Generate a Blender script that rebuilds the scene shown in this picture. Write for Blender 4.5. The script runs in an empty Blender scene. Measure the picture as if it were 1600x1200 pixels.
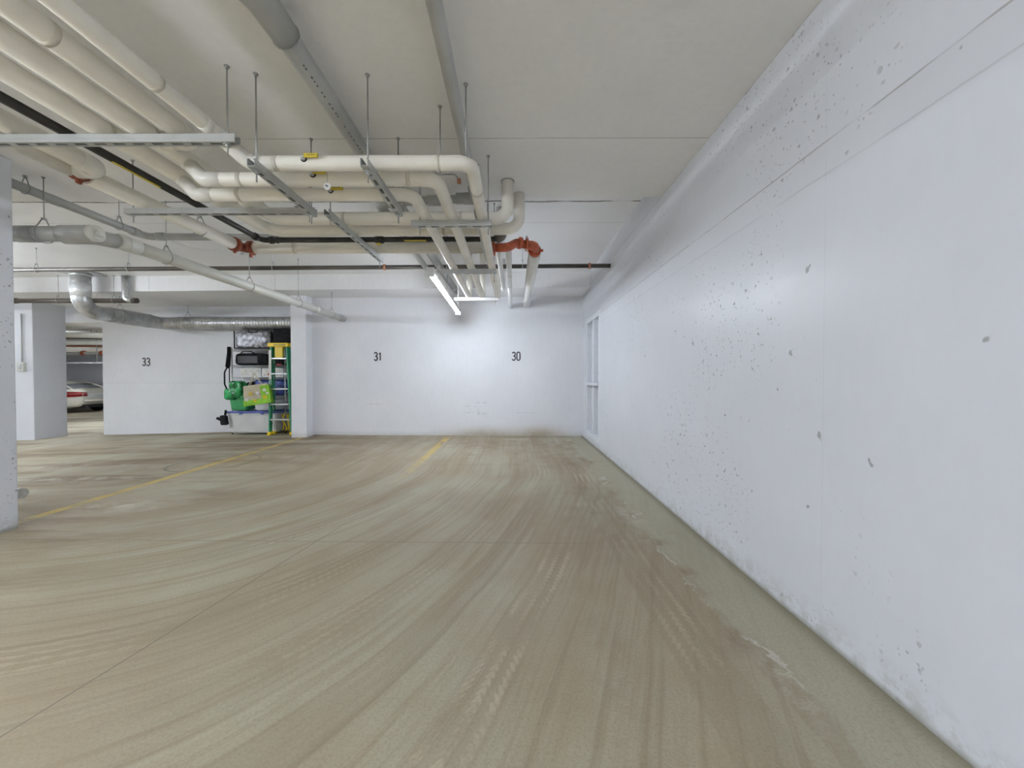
import bpy, bmesh, math, random
from mathutils import Vector, Matrix, noise
random.seed(7)
C = bpy.context.scene.collection
sc = bpy.context.scene
PI = math.pi

# ---------------------------------------------------------------- camera, world, exposure
FPX = 600.0
CZ = 1.1
cam = bpy.data.cameras.new('camera')
cam.sensor_width = 36.0
cam.lens = 36.0 * FPX / 1600.0
cam.clip_start = 0.05
cam.clip_end = 200
camo = bpy.data.objects.new('camera', cam)
C.objects.link(camo)
camo.location = (0, 0, CZ)
camo.rotation_euler = (PI / 2 - math.atan(9.0 / FPX), 0, math.atan(3.0 / FPX))
sc.camera = camo
w = bpy.data.worlds.new('world')
sc.world = w
w.use_nodes = True
w.node_tree.nodes['Background'].inputs[0].default_value = (0.8, 0.85, 1.0, 1)
w.node_tree.nodes['Background'].inputs[1].default_value = 0.02
sc.view_settings.view_transform = 'Standard'
sc.view_settings.look = 'None'
sc.view_settings.gamma = 1
sc.view_settings.use_curve_mapping = False
sc.view_settings.exposure = 0.97
sc.cycles.diffuse_bounces = 5
sc.cycles.max_bounces = 10
LAMP = 146.0            # radiance of the luminaire lenses

# ---------------------------------------------------------------- materials
def newmat(name):
    m = bpy.data.materials.new(name)
    m.use_nodes = True
    nt = m.node_tree
    return m, nt, nt.nodes['Principled BSDF']

def N(nt, kind, **kw):
    n = nt.nodes.new(kind)
    for k, v in kw.items():
        if k.startswith('i_'):
            n.inputs[k[2:].replace('_', ' ')].default_value = v
        else:
            setattr(n, k, v)
    return n

def L(nt, a, b): nt.links.new(a, b)

def math_n(nt, op, a, b=None, c=None, clamp=False):
    n = nt.nodes.new('ShaderNodeMath'); n.operation = op; n.use_clamp = clamp
    for i, v in enumerate((a, b, c)):
        if v is None: continue
        if isinstance(v, (int, float)): n.inputs[i].default_value = v
        else: nt.links.new(v, n.inputs[i])
    return n.outputs[0]

def mix_c(nt, fac, a, b, mode='MIX'):
    n = nt.nodes.new('ShaderNodeMix'); n.data_type = 'RGBA'; n.blend_type = mode
    if isinstance(fac, (int, float)): n.inputs[0].default_value = fac
    else: nt.links.new(fac, n.inputs[0])
    for i, v in ((6, a), (7, b)):
        if isinstance(v, tuple): n.inputs[i].default_value = (*v[:3], 1)
        else: nt.links.new(v, n.inputs[i])
    return n.outputs[2]

def smooth(nt, v, lo, hi, a=0.0, b=1.0):
    n = nt.nodes.new('ShaderNodeMapRange'); n.interpolation_type = 'SMOOTHSTEP'
    nt.links.new(v, n.inputs[0])
    n.inputs[1].default_value = lo; n.inputs[2].default_value = hi
    n.inputs[3].default_value = a; n.inputs[4].default_value = b
    return n.outputs[0]

def noise_n(nt, vec, scale, detail=3, rough=0.5):
    n = nt.nodes.new('ShaderNodeTexNoise')
    n.inputs['Scale'].default_value = scale
    n.inputs['Detail'].default_value = detail
    n.inputs['Roughness'].default_value = rough
    if vec is not None: nt.links.new(vec, n.inputs['Vector'])
    return n.outputs['Fac']

def scaled(nt, vec, s):
    n = nt.nodes.new('ShaderNodeMapping'); n.inputs['Scale'].default_value = s
    nt.links.new(vec, n.inputs['Vector']); return n.outputs[0]

def simple(name, col, rough=0.5, metal=0.0, var=0.06, vscale=9.0, bump=0.0, bscale=60.0, spec=0.5, stretch=(1, 1, 1)):
    m, nt, b = newmat(name)
    tc = N(nt, 'ShaderNodeTexCoord')
    v = scaled(nt, tc.outputs['Object'], stretch)
    f = noise_n(nt, v, vscale, 4)
    dark = tuple(c * (1 - var * 2.2) for c in col)
    lite = tuple(min(1, c * (1 + var)) for c in col)
    L(nt, mix_c(nt, smooth(nt, f, 0.3, 0.7), dark, lite), b.inputs['Base Color'])
    b.inputs['Roughness'].default_value = rough
    b.inputs['Metallic'].default_value = metal
    b.inputs['Specular IOR Level'].default_value = spec
    if bump:
        bp = N(nt, 'ShaderNodeBump', i_Strength=bump, i_Distance=0.01)
        L(nt, noise_n(nt, v, bscale, 4), bp.inputs['Height'])
        L(nt, bp.outputs[0], b.inputs['Normal'])
    return m

def emission(name, col, s):
    m, nt, b = newmat(name)
    b.inputs['Base Color'].default_value = (0.8, 0.8, 0.8, 1)
    b.inputs['Emission Color'].default_value = (*col, 1)
    b.inputs['Emission Strength'].default_value = s
    return m

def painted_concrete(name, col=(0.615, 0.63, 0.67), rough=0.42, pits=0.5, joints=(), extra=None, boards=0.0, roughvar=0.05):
    """white painted cast concrete: bug holes, tie marks, faint form joints"""
    m, nt, b = newmat(name)
    tc = N(nt, 'ShaderNodeTexCoord'); P = tc.outputs['Object']
    sp = N(nt, 'ShaderNodeSeparateXYZ'); L(nt, P, sp.inputs[0])
    ax = {'x': sp.outputs[0], 'y': sp.outputs[1], 'z': sp.outputs[2]}
    f1 = noise_n(nt, P, 0.9, 5, 0.6)
    c = mix_c(nt, smooth(nt, f1, 0.3, 0.72), tuple(x * 0.955 for x in col), tuple(min(1, x * 1.025) for x in col))
    f2 = noise_n(nt, scaled(nt, P, (1, 1, 0.25)), 26, 3)
    c = mix_c(nt, smooth(nt, f2, 0.35, 0.7, 0, 0.06), c, (0.5, 0.5, 0.52))
    mask = smooth(nt, noise_n(nt, P, 1.25, 3, 0.6), 0.46, 0.60)
    height = None
    if pits:
        tot = None
        for sc_, th, mk in ((15.0, 0.17, mask), (36.0, 0.21, mask), (6.0, 0.075, None)):
            vo = N(nt, 'ShaderNodeTexVoronoi'); vo.inputs['Scale'].default_value = sc_
            wv = N(nt, 'ShaderNodeVectorMath', operation='ADD')
            nz = N(nt, 'ShaderNodeTexNoise'); nz.inputs['Scale'].default_value = sc_ * 2.2
            L(nt, P, nz.inputs['Vector'])
            sv = N(nt, 'ShaderNodeVectorMath', operation='SCALE'); sv.inputs['Scale'].default_value = 0.5 / sc_
            L(nt, nz.outputs['Color'], sv.inputs[0]); L(nt, P, wv.inputs[0]); L(nt, sv.outputs[0], wv.inputs[1])
            L(nt, wv.outputs[0], vo.inputs['Vector'])
            d = smooth(nt, vo.outputs['Distance'], th * 0.55, th, 1, 0)
            if mk is not None: d = math_n(nt, 'MULTIPLY', d, mk)
            tot = d if tot is None else math_n(nt, 'MAXIMUM', tot, d)
        c = mix_c(nt, math_n(nt, 'MULTIPLY', tot, pits), c, (0.20, 0.20, 0.19))
        height = math_n(nt, 'MULTIPLY', tot, -1.0)
        # tie marks: faint grey ovals
        vo = N(nt, 'ShaderNodeTexVoronoi'); vo.inputs['Scale'].default_value = 1.7
        L(nt, scaled(nt, P, (1, 1, 0.8)), vo.inputs['Vector'])
        ring = smooth(nt, math_n(nt, 'ABSOLUTE', math_n(nt, 'SUBTRACT', vo.outputs['Distance'], 0.024)), 0.0, 0.016, 0.24, 0)
        ring = math_n(nt, 'MULTIPLY', ring, smooth(nt, noise_n(nt, P, 30, 2), 0.4, 0.6))
        c = mix_c(nt, ring, c, (0.36, 0.36, 0.36))
    for a, pos, wd, st in joints:
        wob = math_n(nt, 'MULTIPLY', math_n(nt, 'SUBTRACT', noise_n(nt, P, 2.5, 4, 0.7), 0.5), wd * 3)
        d = math_n(nt, 'ABSOLUTE', math_n(nt, 'SUBTRACT', math_n(nt, 'ADD', ax[a], wob), pos))
        ln = smooth(nt, d, wd * 0.3, wd, st, 0)
        ln = math_n(nt, 'MULTIPLY', ln, smooth(nt, noise_n(nt, P, 3.0, 4), 0.30, 0.50))
        c = mix_c(nt, ln, c, (0.24, 0.23, 0.21))
    if extra: c = extra(nt, P, ax, c)
    L(nt, c, b.inputs['Base Color'])
    L(nt, smooth(nt, noise_n(nt, P, 5, 4), 0.3, 0.7, rough - roughvar * 0.5, rough + roughvar * 0.5), b.inputs['Roughness'])
    bp = N(nt, 'ShaderNodeBump', i_Strength=0.22, i_Distance=0.012)
    h = noise_n(nt, scaled(nt, P, (1, 1, 1.0)), 22, 4)
    h = math_n(nt, 'MULTIPLY', h, 0.25)
    if boards:
        wv = noise_n(nt, scaled(nt, P, (0.25, 9, 9)), 3.0, 3)
        h = math_n(nt, 'ADD', h, math_n(nt, 'MULTIPLY', wv, boards))
    if height is not None: h = math_n(nt, 'ADD', h, height)
    L(nt, h, bp.inputs['Height']); L(nt, bp.outputs[0], b.inputs['Normal'])
    return m

def gauss(nt, ax, cx, cz, sx, sz, a='x', b_='z'):
    u = math_n(nt, 'DIVIDE', math_n(nt, 'SUBTRACT', ax[a], cx), sx)
    v = math_n(nt, 'DIVIDE', math_n(nt, 'SUBTRACT', ax[b_], cz), sz)
    r = math_n(nt, 'ADD', math_n(nt, 'MULTIPLY', u, u), math_n(nt, 'MULTIPLY', v, v))
    return math_n(nt, 'POWER', 2.718, math_n(nt, 'MULTIPLY', r, -1.0))

def back_stains(nt, P, ax, c):
    nz = smooth(nt, noise_n(nt, P, 9, 4, 0.55), 0.25, 0.75, 0.75, 1.0)
    for cx, cz, sx, sz, st in ((-0.55, 0.02, 0.62, 0.12, 0.72), (0.5, 0.03, 0.45, 0.14, 0.8)):
        g = math_n(nt, 'MULTIPLY', math_n(nt, 'MULTIPLY', gauss(nt, ax, cx, cz, sx, sz), nz), st)
        c = mix_c(nt, g, c, (0.36, 0.27, 0.14))
    g = smooth(nt, ax['z'], 0.0, 0.10, 0.35, 0)
    c = mix_c(nt, math_n(nt, 'MULTIPLY', g, nz), c, (0.35, 0.31, 0.24))
    # bumper scuffs
    for x0, z0, hw, th in ((-0.78, 0.56, 0.22, 0.008), (-0.62, 0.63, 0.12, 0.012), (-0.72, 0.44, 0.30, 0.006), (-0.68, 0.50, 0.018, 0.09),
                           (-2.72, 0.60, 0.24, 0.006), (0.22, 0.44, 0.22, 0.006), (-0.60, 0.41, 0.15, 0.012)):
        dx = smooth(nt, math_n(nt, 'ABSOLUTE', math_n(nt, 'SUBTRACT', ax['x'], x0)), hw * 0.5, hw, 1, 0)
        dz = smooth(nt, math_n(nt, 'ABSOLUTE', math_n(nt, 'SUBTRACT', ax['z'], z0)), th * 0.4, th, 1, 0)
        s = math_n(nt, 'MULTIPLY', math_n(nt, 'MULTIPLY', dx, dz), smooth(nt, noise_n(nt, P, 16, 4, 0.7), 0.4, 0.6, 0.0, 0.5))
        c = mix_c(nt, s, c, (0.25, 0.25, 0.25))
    return c

def base_grime(nt, P, ax, c):
    nz = smooth(nt, noise_n(nt, P, 14, 5, 0.7), 0.40, 0.62)
    g = math_n(nt, 'MULTIPLY', smooth(nt, ax['z'], 0.0, 0.16, 0.55, 0), nz)
    c = mix_c(nt, g, c, (0.34, 0.34, 0.31))
    g = smooth(nt, ax['z'], 0.0, 0.03, 0.7, 0)
    return mix_c(nt, g, c, (0.22, 0.21, 0.16))

M = {}
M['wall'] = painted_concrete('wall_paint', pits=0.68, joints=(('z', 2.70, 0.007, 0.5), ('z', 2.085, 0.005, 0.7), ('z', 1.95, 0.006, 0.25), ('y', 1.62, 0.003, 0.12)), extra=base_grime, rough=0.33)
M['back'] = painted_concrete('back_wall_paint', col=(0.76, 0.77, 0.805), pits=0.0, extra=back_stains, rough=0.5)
M['wall33'] = painted_concrete('far_wall_paint', col=(0.72, 0.73, 0.76), pits=0.25, rough=0.5, joints=(('z', 1.0, 0.01, 0.15),))
M['column'] = painted_concrete('column_paint', pits=0.75, rough=0.45, extra=base_grime)
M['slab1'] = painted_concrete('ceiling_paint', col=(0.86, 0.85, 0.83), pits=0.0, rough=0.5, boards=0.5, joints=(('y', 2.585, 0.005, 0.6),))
M['slab2'] = painted_concrete('upper_ceiling_paint', col=(0.86, 0.86, 0.86), pits=0.0, rough=0.45, boards=0.6,
                              joints=(('y', 3.98, 0.022, 1.0), ('y', 4.52, 0.006, 0.5)))
M['beam'] = painted_concrete('beam_paint', col=(0.86, 0.86, 0.87), pits=0.15, rough=0.5, boards=0.4, joints=(('x', -4.2, 0.006, 0.5), ('x', -6.5, 0.006, 0.5)))

def floor_material():
    m, nt, b = newmat('dusty_concrete')
    tc = N(nt, 'ShaderNodeTexCoord'); P = tc.outputs['Object']
    sp = N(nt, 'ShaderNodeSeparateXYZ'); L(nt, P, sp.inputs[0])
    X, Y = sp.outputs[0], sp.outputs[1]
    # curved wheel path coordinate u
    Xn = math_n(nt, 'MAXIMUM', math_n(nt, 'MINIMUM', X, 0.0), -4.5)
    A = math_n(nt, 'ADD', 0.38, math_n(nt, 'MULTIPLY', math_n(nt, 'MULTIPLY', Xn, Xn), 0.09))
    Yc = math_n(nt, 'MAXIMUM', Y, 0.2)
    ex = math_n(nt, 'MULTIPLY', math_n(nt, 'POWER', math_n(nt, 'MAXIMUM', math_n(nt, 'SUBTRACT', 4.6, Yc), 0.0), 1.5), 0.4)
    wig = math_n(nt, 'MULTIPLY', math_n(nt, 'SUBTRACT', noise_n(nt, P, 0.5, 2), 0.5), 0.18)
    U = math_n(nt, 'ADD', math_n(nt, 'ADD', X, math_n(nt, 'MULTIPLY', A, ex)), wig)
    U2 = math_n(nt, 'ADD', X, math_n(nt, 'MULTIPLY', wig, 0.6))
    cu = N(nt, 'ShaderNodeCombineXYZ'); L(nt, U, cu.inputs[0]); L(nt, Y, cu.inputs[1])
    UV = cu.outputs[0]
    base_n = noise_n(nt, P, 0.55, 6, 0.62)
    clean = (0.375, 0.35, 0.26); dust = (0.315, 0.262, 0.178); dark = (0.20, 0.155, 0.10); pale = (0.42, 0.385, 0.29)
    c = mix_c(nt, smooth(nt, base_n, 0.35, 0.62), clean, dust)
    # dusty streaks following the wheels (drive lane in front), sideways smears at the left
    st = noise_n(nt, scaled(nt, UV, (3.2, 0.35, 1)), 1.0, 5, 0.55)
    near = smooth(nt, X, -3.6, -2.4)
    c = mix_c(nt, math_n(nt, 'MULTIPLY', smooth(nt, st, 0.47, 0.66), math_n(nt, 'MULTIPLY', near, 0.75)), c, dust)
    c = mix_c(nt, math_n(nt, 'MULTIPLY', smooth(nt, st, 0.47, 0.28), math_n(nt, 'MULTIPLY', near, 0.4)), c, pale)
    st3 = noise_n(nt, scaled(nt, UV, (26, 0.5, 1)), 1.0, 3, 0.6)
    c = mix_c(nt, math_n(nt, 'MULTIPLY', smooth(nt, st3, 0.48, 0.68, 0, 0.38), near), c, dark)
    st4 = noise_n(nt, scaled(nt, UV, (9.0, 0.6, 1)), 1.0, 5, 0.7)
    c = mix_c(nt, math_n(nt, 'MULTIPLY', smooth(nt, st4, 0.54, 0.66, 0, 0.5), near), c, (0.26, 0.20, 0.13))
    c = mix_c(nt, math_n(nt, 'MULTIPLY', smooth(nt, st4, 0.46, 0.36, 0, 0.25), near), c, (0.42, 0.385, 0.295))
    left = smooth(nt, X, -2.2, -3.4)
    st2 = noise_n(nt, scaled(nt, P, (0.30, 1.9, 1)), 1.0, 6, 0.66)
    c = mix_c(nt, math_n(nt, 'MULTIPLY', smooth(nt, st2, 0.48, 0.62, 0, 1.0), left), c, dark)
    c = mix_c(nt, math_n(nt, 'MULTIPLY', smooth(nt, st2, 0.47, 0.32, 0, 0.7), left), c, pale)
    # tyre prints: lug pattern inside bands
    brk = smooth(nt, noise_n(nt, P, 1.3, 4, 0.7), 0.40, 0.62)
    def band(u0, w_, y0, y1, s, lug=26.0, lines=3.0, U=U):
        d = math_n(nt, 'SUBTRACT', U, u0)
        inb = smooth(nt, math_n(nt, 'ABSOLUTE', d), w_ * 0.42, w_ * 0.5, 1, 0)
        iny = math_n(nt, 'MULTIPLY', smooth(nt, Y, y0, y0 + 0.5), smooth(nt, Y, y1 - 0.5, y1, 1, 0))
        l1 = math_n(nt, 'SINE', math_n(nt, 'MULTIPLY', math_n(nt, 'ADD', Y, math_n(nt, 'MULTIPLY', math_n(nt, 'ABSOLUTE', d), 1.2)), lug * 2 * PI * 0.9))
        l2 = math_n(nt, 'COSINE', math_n(nt, 'MULTIPLY', d, 2 * PI * lines / w_))
        pat = smooth(nt, math_n(nt, 'ADD', math_n(nt, 'MULTIPLY', l1, 0.5), l2), 0.0, 0.9)
        return math_n(nt, 'MULTIPLY', math_n(nt, 'MULTIPLY', math_n(nt, 'MULTIPLY', inb, iny), math_n(nt, 'MULTIPLY', pat, brk)), s * 0.62), inb, iny
    for (u0, w_, y0, y1, s, lug, ln, C_) in ((0.78, 0.20, 0.3, 5.6, 0.7, 30, 3, U), (0.40, 0.18, 0.3, 6.0, 0.35, 34, 4, U), (0.74, 0.24, 0.3, 5.4, 0.6, 28, 4, U2), (1.0, 0.16, 0.3, 3.4, 0.35, 32, 3, U2),
                                        (0.08, 0.20, 1.0, 6.6, 0.45, 26, 5, U), (-0.35, 0.2, 0.3, 6.9, 0.4, 30, 5, U), (-0.95, 0.22, 0.3, 5.6, 0.4, 24, 4, U), (-1.5, 0.22, 0.3, 5.0, 0.35, 22, 3, U), (-2.1, 0.24, 0.6, 4.4, 0.3, 22, 3, U)):
        f, inb, iny = band(u0, w_, y0, y1, s, lug, ln, C_)
        c = mix_c(nt, math_n(nt, 'MULTIPLY', math_n(nt, 'MULTIPLY', inb, iny), 0.22), c, dark)
        c = mix_c(nt, f, c, (0.56, 0.47, 0.345))
    axd = {'x': X, 'y': Y}
    # dirty patches near the back wall and along the right wall
    n5 = noise_n(nt, P, 5, 6, 0.7)
    for cx, cy, sx, sy, s in ((0.55, 6.2, 0.75, 0.7, 0.7), (0.75, 5.0, 0.6, 0.35, 0.7), (-0.65, 6.5, 0.5, 0.5, 0.6), (-2.0, 6.55, 0.9, 0.4, 0.45),
                              (0.85, 3.2, 0.45, 0.8, 0.5), (-0.6, 5.6, 0.18, 0.9, 0.35), (-3.2, 5.5, 1.2, 0.45, 0.6), (-4.6, 5.0, 1.1, 0.25, 0.7), (-3.7, 6.4, 1.5, 0.22, 0.6),
                              (1.08, 2.65, 0.25, 0.12, 0.8), (0.93, 1.62, 0.09, 0.13, 0.8), (0.35, 1.5, 0.10, 0.25, 0.5)):
        g = math_n(nt, 'MULTIPLY', gauss(nt, axd, cx, cy, sx, sy, 'x', 'y'), smooth(nt, n5, 0.40, 0.62, 0, s))
        c = mix_c(nt, g, c, (0.22, 0.165, 0.115))
    for cx, cy, sx, sy in ((-5.6, 5.0, 0.9, 0.12), (-4.9, 4.3, 0.8, 0.1), (-3.4, 3.3, 0.4, 0.15), (1.0, 1.38, 0.07, 0.14), (0.95, 3.1, 0.12, 0.3), (0.2, 6.9, 0.6, 0.12)):
        g = math_n(nt, 'MULTIPLY', gauss(nt, axd, cx, cy, sx, sy, 'x', 'y'), smooth(nt, n5, 0.45, 0.6, 0, 0.6))
        c = mix_c(nt, g, c, (0.58, 0.54, 0.46))
    # clean greenish strip along the right wall with a ragged salt line
    rag = math_n(nt, 'ADD', X, math_n(nt, 'MULTIPLY', math_n(nt, 'SUBTRACT', noise_n(nt, P, 2.6, 5, 0.6), 0.5), 0.55))
    strip = smooth(nt, rag, 0.93, 1.03)
    c = mix_c(nt, math_n(nt, 'MULTIPLY', strip, 0.7), c, (0.385, 0.37, 0.28))
    salt = smooth(nt, math_n(nt, 'ABSOLUTE', math_n(nt, 'SUBTRACT', rag, 0.97)), 0.0, 0.016, 0.6, 0)
    salt = math_n(nt, 'MULTIPLY', salt, smooth(nt, noise_n(nt, P, 3, 3), 0.48, 0.62))
    c = mix_c(nt, salt, c, (0.62, 0.60, 0.55))
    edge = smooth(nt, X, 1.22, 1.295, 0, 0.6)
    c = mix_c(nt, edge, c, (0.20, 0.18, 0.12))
    # oil ring by the left bay line
    d = N(nt, 'ShaderNodeVectorMath', operation='DISTANCE'); L(nt, P, d.inputs[0]); d.inputs[1].default_value = (-3.95, 5.05, -0.015)
    ring = smooth(nt, math_n(nt, 'ABSOLUTE', math_n(nt, 'SUBTRACT', d.outputs['Value'], 0.5)), 0.0, 0.03, 0.9, 0)
    c = mix_c(nt, ring, c, (0.15, 0.16, 0.12))
    c = mix_c(nt, math_n(nt, 'MULTIPLY', gauss(nt, axd, -3.7, 5.15, 0.3, 0.3, 'x', 'y'), 0.5), c, (0.36, 0.26, 0.12))
    # saw-cut joints and a diagonal crack
    for yj, wd, s, x1 in ((2.55, 0.006, 0.8, 0.6), (4.85, 0.010, 0.4, 9.0)):
        dj = math_n(nt, 'ABSOLUTE', math_n(nt, 'SUBTRACT', math_n(nt, 'ADD', Y, math_n(nt, 'MULTIPLY', X, 0.012)), yj))
        j = math_n(nt, 'MULTIPLY', smooth(nt, dj, wd * 0.35, wd, s, 0), smooth(nt, X, x1, x1 - 0.3))
        c = mix_c(nt, j, c, (0.20, 0.17, 0.13))
    xc = math_n(nt, 'ADD', -1.78, math_n(nt, 'MULTIPLY', Yc, 0.175))
    dj = math_n(nt, 'ABSOLUTE', math_n(nt, 'SUBTRACT', X, math_n(nt, 'ADD', xc, math_n(nt, 'MULTIPLY', wig, 0.15))))
    j = math_n(nt, 'MULTIPLY', smooth(nt, dj, 0.002, 0.005, 0.9, 0), smooth(nt, Y, 3.2, 2.6))
    c = mix_c(nt, j, c, (0.17, 0.14, 0.11))
    # worn yellow bay lines
    wear = smooth(nt, noise_n(nt, P, 5.5, 6, 0.7), 0.36, 0.56)
    lx = math_n(nt, 'ABSOLUTE', math_n(nt, 'SUBTRACT', X, -1.235))
    ly = math_n(nt, 'MULTIPLY', smooth(nt, Y, 3.5, 6.3), smooth(nt, Y, 7.22, 7.15))
    f = math_n(nt, 'MULTIPLY', math_n(nt, 'MULTIPLY', smooth(nt, lx, 0.045, 0.06, 1, 0), ly), math_n(nt, 'MULTIPLY', wear, 0.85))
    c = mix_c(nt, f, c, (0.60, 0.42, 0.10))
    lx = math_n(nt, 'ABSOLUTE', math_n(nt, 'SUBTRACT', math_n(nt, 'ADD', X, math_n(nt, 'MULTIPLY', Y, 0.035)), -3.73))
    ly = math_n(nt, 'MULTIPLY', smooth(nt, Y, 2.75, 3.1), smooth(nt, Y, 7.25, 7.15))
    f = math_n(nt, 'MULTIPLY', math_n(nt, 'MULTIPLY', smooth(nt, lx, 0.045, 0.06, 1, 0), ly), math_n(nt, 'ADD', math_n(nt, 'MULTIPLY', wear, 0.6), 0.15))
    c = mix_c(nt, f, c, (0.60, 0.42, 0.10))
    # grain
    g = noise_n(nt, P, 95, 4, 0.8)
    c = mix_c(nt, smooth(nt, g, 0.42, 0.68, 0, 0.34), c, (0.16, 0.13, 0.10))
    L(nt, c, b.inputs['Base Color'])
    L(nt, smooth(nt, st, 0.3, 0.7, 0.55, 0.8), b.inputs['Roughness'])
    b.inputs['Specular IOR Level'].default_value = 0.35
    bp = N(nt, 'ShaderNodeBump', i_Strength=0.15, i_Distance=0.006)
    L(nt, math_n(nt, 'ADD', g, math_n(nt, 'MULTIPLY', st3, 0.8)), bp.inputs['Height']); L(nt, bp.outputs[0], b.inputs['Normal'])
    return m
M['floor'] = floor_material()

M['jacket'] = simple('insulation_jacket', (0.85, 0.815, 0.73), 0.42, var=0.035, vscale=5, bump=0.12, bscale=14, stretch=(1, 1, 1))
M['jacket_white'] = simple('white_insulation_jacket', (0.84, 0.84, 0.83), 0.4, var=0.02, vscale=5)
M['elbow'] = simple('elbow_cover', (0.82, 0.80, 0.74), 0.16, var=0.02)
M['seam'] = simple('jacket_seam', (0.66, 0.62, 0.53), 0.45)
M['pvc'] = simple('grey_pvc', (0.43, 0.435, 0.42), 0.3, var=0.05, vscale=3)
M['pvc_light'] = simple('pale_grey_pvc', (0.62, 0.62, 0.57), 0.28, var=0.04, vscale=3)
M['print'] = simple('pipe_printing', (0.10, 0.10, 0.10), 0.6)
M['black'] = simple('black_steel_pipe', (0.035, 0.033, 0.03), 0.38, var=0.25, vscale=6)
M['steel_dark'] = simple('weathered_steel_pipe', (0.13, 0.115, 0.10), 0.42, metal=0.3, var=0.2, vscale=4, stretch=(0.4, 1, 1))
M['galv'] = simple('galvanised_steel', (0.60, 0.62, 0.62), 0.36, metal=0.8, var=0.08, vscale=30)
M['strut'] = simple('strut_zinc', (0.50, 0.51, 0.50), 0.42, metal=0.45, var=0.03, vscale=12)
M['rod'] = simple('rod_zinc', (0.42, 0.42, 0.41), 0.45, metal=0.6, var=0.1)
M['door_paint'] = simple('door_paint', (0.66, 0.675, 0.71), 0.45, var=0.02)
M['white_metal'] = simple('white_painted_metal', (0.82, 0.82, 0.82), 0.4, var=0.02)
M['duct'] = simple('galvanised_duct', (0.62, 0.63, 0.64), 0.33, metal=0.65, var=0.12, vscale=7)
M['tape'] = simple('foil_tape', (0.80, 0.82, 0.83), 0.35, metal=0.4, var=0.05, bump=0.3, bscale=30)
M['orange'] = simple('orange_coupling', (0.56, 0.125, 0.055), 0.34, var=0.12, vscale=20)
M['rust'] = simple('red_brown_coupling', (0.30, 0.075, 0.035), 0.45, var=0.15, vscale=20)
M['copper'] = simple('copper_ring', (0.55, 0.24, 0.15), 0.4, metal=0.3)
M['yellow'] = simple('yellow_vinyl', (0.62, 0.48, 0.03), 0.4, var=0.05)
M['yellow_bright'] = simple('yellow_plastic', (0.85, 0.62, 0.02), 0.35, var=0.03)
M['tag'] = simple('tag_aluminium', (0.80, 0.80, 0.78), 0.35, var=0.03)
M['ink'] = simple('stencil_ink', (0.045, 0.045, 0.05), 0.6, var=0.1)
M['housing'] = simple('luminaire_housing', (0.75, 0.75, 0.75), 0.4, var=0.02)
M['lens'] = emission('luminaire_lens', (0.88, 0.95, 1.05), LAMP)
M['lens_soft'] = emission('luminaire_lens_dimmed', (0.88, 0.95, 1.05), LAMP * 0.38)  # same lens at lower strength, to soften the hot spot on the back wall
M['green_fg'] = simple('green_fibreglass', (0.02, 0.27, 0.13), 0.4, var=0.08)
M['alu'] = simple('aluminium', (0.68, 0.69, 0.70), 0.35, metal=0.7, var=0.05)
M['black_cloth'] = simple('black_nylon', (0.015, 0.016, 0.018), 0.8, var=0.25, vscale=12, bump=0.2, bscale=40, spec=0.2)
M['mesh_cloth'] = simple('grey_mesh_cloth', (0.10, 0.10, 0.11), 0.7, var=0.2, vscale=60)
M['foil'] = simple('silver_foil_fabric', (0.30, 0.30, 0.32), 0.40, metal=0.6, var=0.3, vscale=14, bump=1.0, bscale=9)
M['wire'] = simple('chrome_wire', (0.62, 0.63, 0.64), 0.3, metal=0.8)
M['blue_lid'] = simple('blue_plastic', (0.10, 0.13, 0.45), 0.4)
M['blue_cloth'] = simple('blue_bag_plastic', (0.06, 0.09, 0.34), 0.45, var=0.3, vscale=14, bump=0.8, bscale=14)
M['clear'] = simple('milky_plastic', (0.66, 0.67, 0.66), 0.35, var=0.04, vscale=4)
M['green_pl'] = simple('green_plastic', (0.05, 0.36, 0.12), 0.35, var=0.06)
M['green_bag'] = simple('green_bag_film', (0.02, 0.30, 0.08), 0.25, var=0.3, vscale=10, bump=1.0, bscale=9)
M['lime'] = simple('lime_print', (0.28, 0.62, 0.03), 0.5, var=0.1, vscale=16)
M['kraft'] = simple('kraft_paper', (0.52, 0.46, 0.33), 0.7, var=0.05)
M['cream'] = simple('cream_cord', (0.72, 0.66, 0.52), 0.7)
M['red'] = simple('red_plastic', (0.5, 0.03, 0.03), 0.5)
M['card'] = simple('printed_white_carton', (0.70, 0.68, 0.64), 0.5, var=0.12, vscale=20)
M['white_pl'] = simple('white_plastic', (0.78, 0.79, 0.80), 0.4, var=0.03)
M['grey_pl'] = simple('grey_plastic', (0.30, 0.33, 0.36), 0.4)
M['rubber'] = simple('rubber', (0.02, 0.02, 0.02), 0.75, var=0.1)
M['car'] = simple('cream_white_car_paint', (0.63, 0.61, 0.53), 0.18, var=0.02, vscale=2)
M['glass_dark'] = simple('tinted_glass', (0.22, 0.23, 0.24), 0.06, var=0.05)
M['tail'] = simple('red_tail_light', (0.50, 0.03, 0.03), 0.12, var=0.15, vscale=6)
M['tail_clear'] = simple('pale_light_strip', (0.75, 0.45, 0.42), 0.12)
M['plate'] = simple('licence_plate', (0.66, 0.66, 0.64), 0.4)

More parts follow.
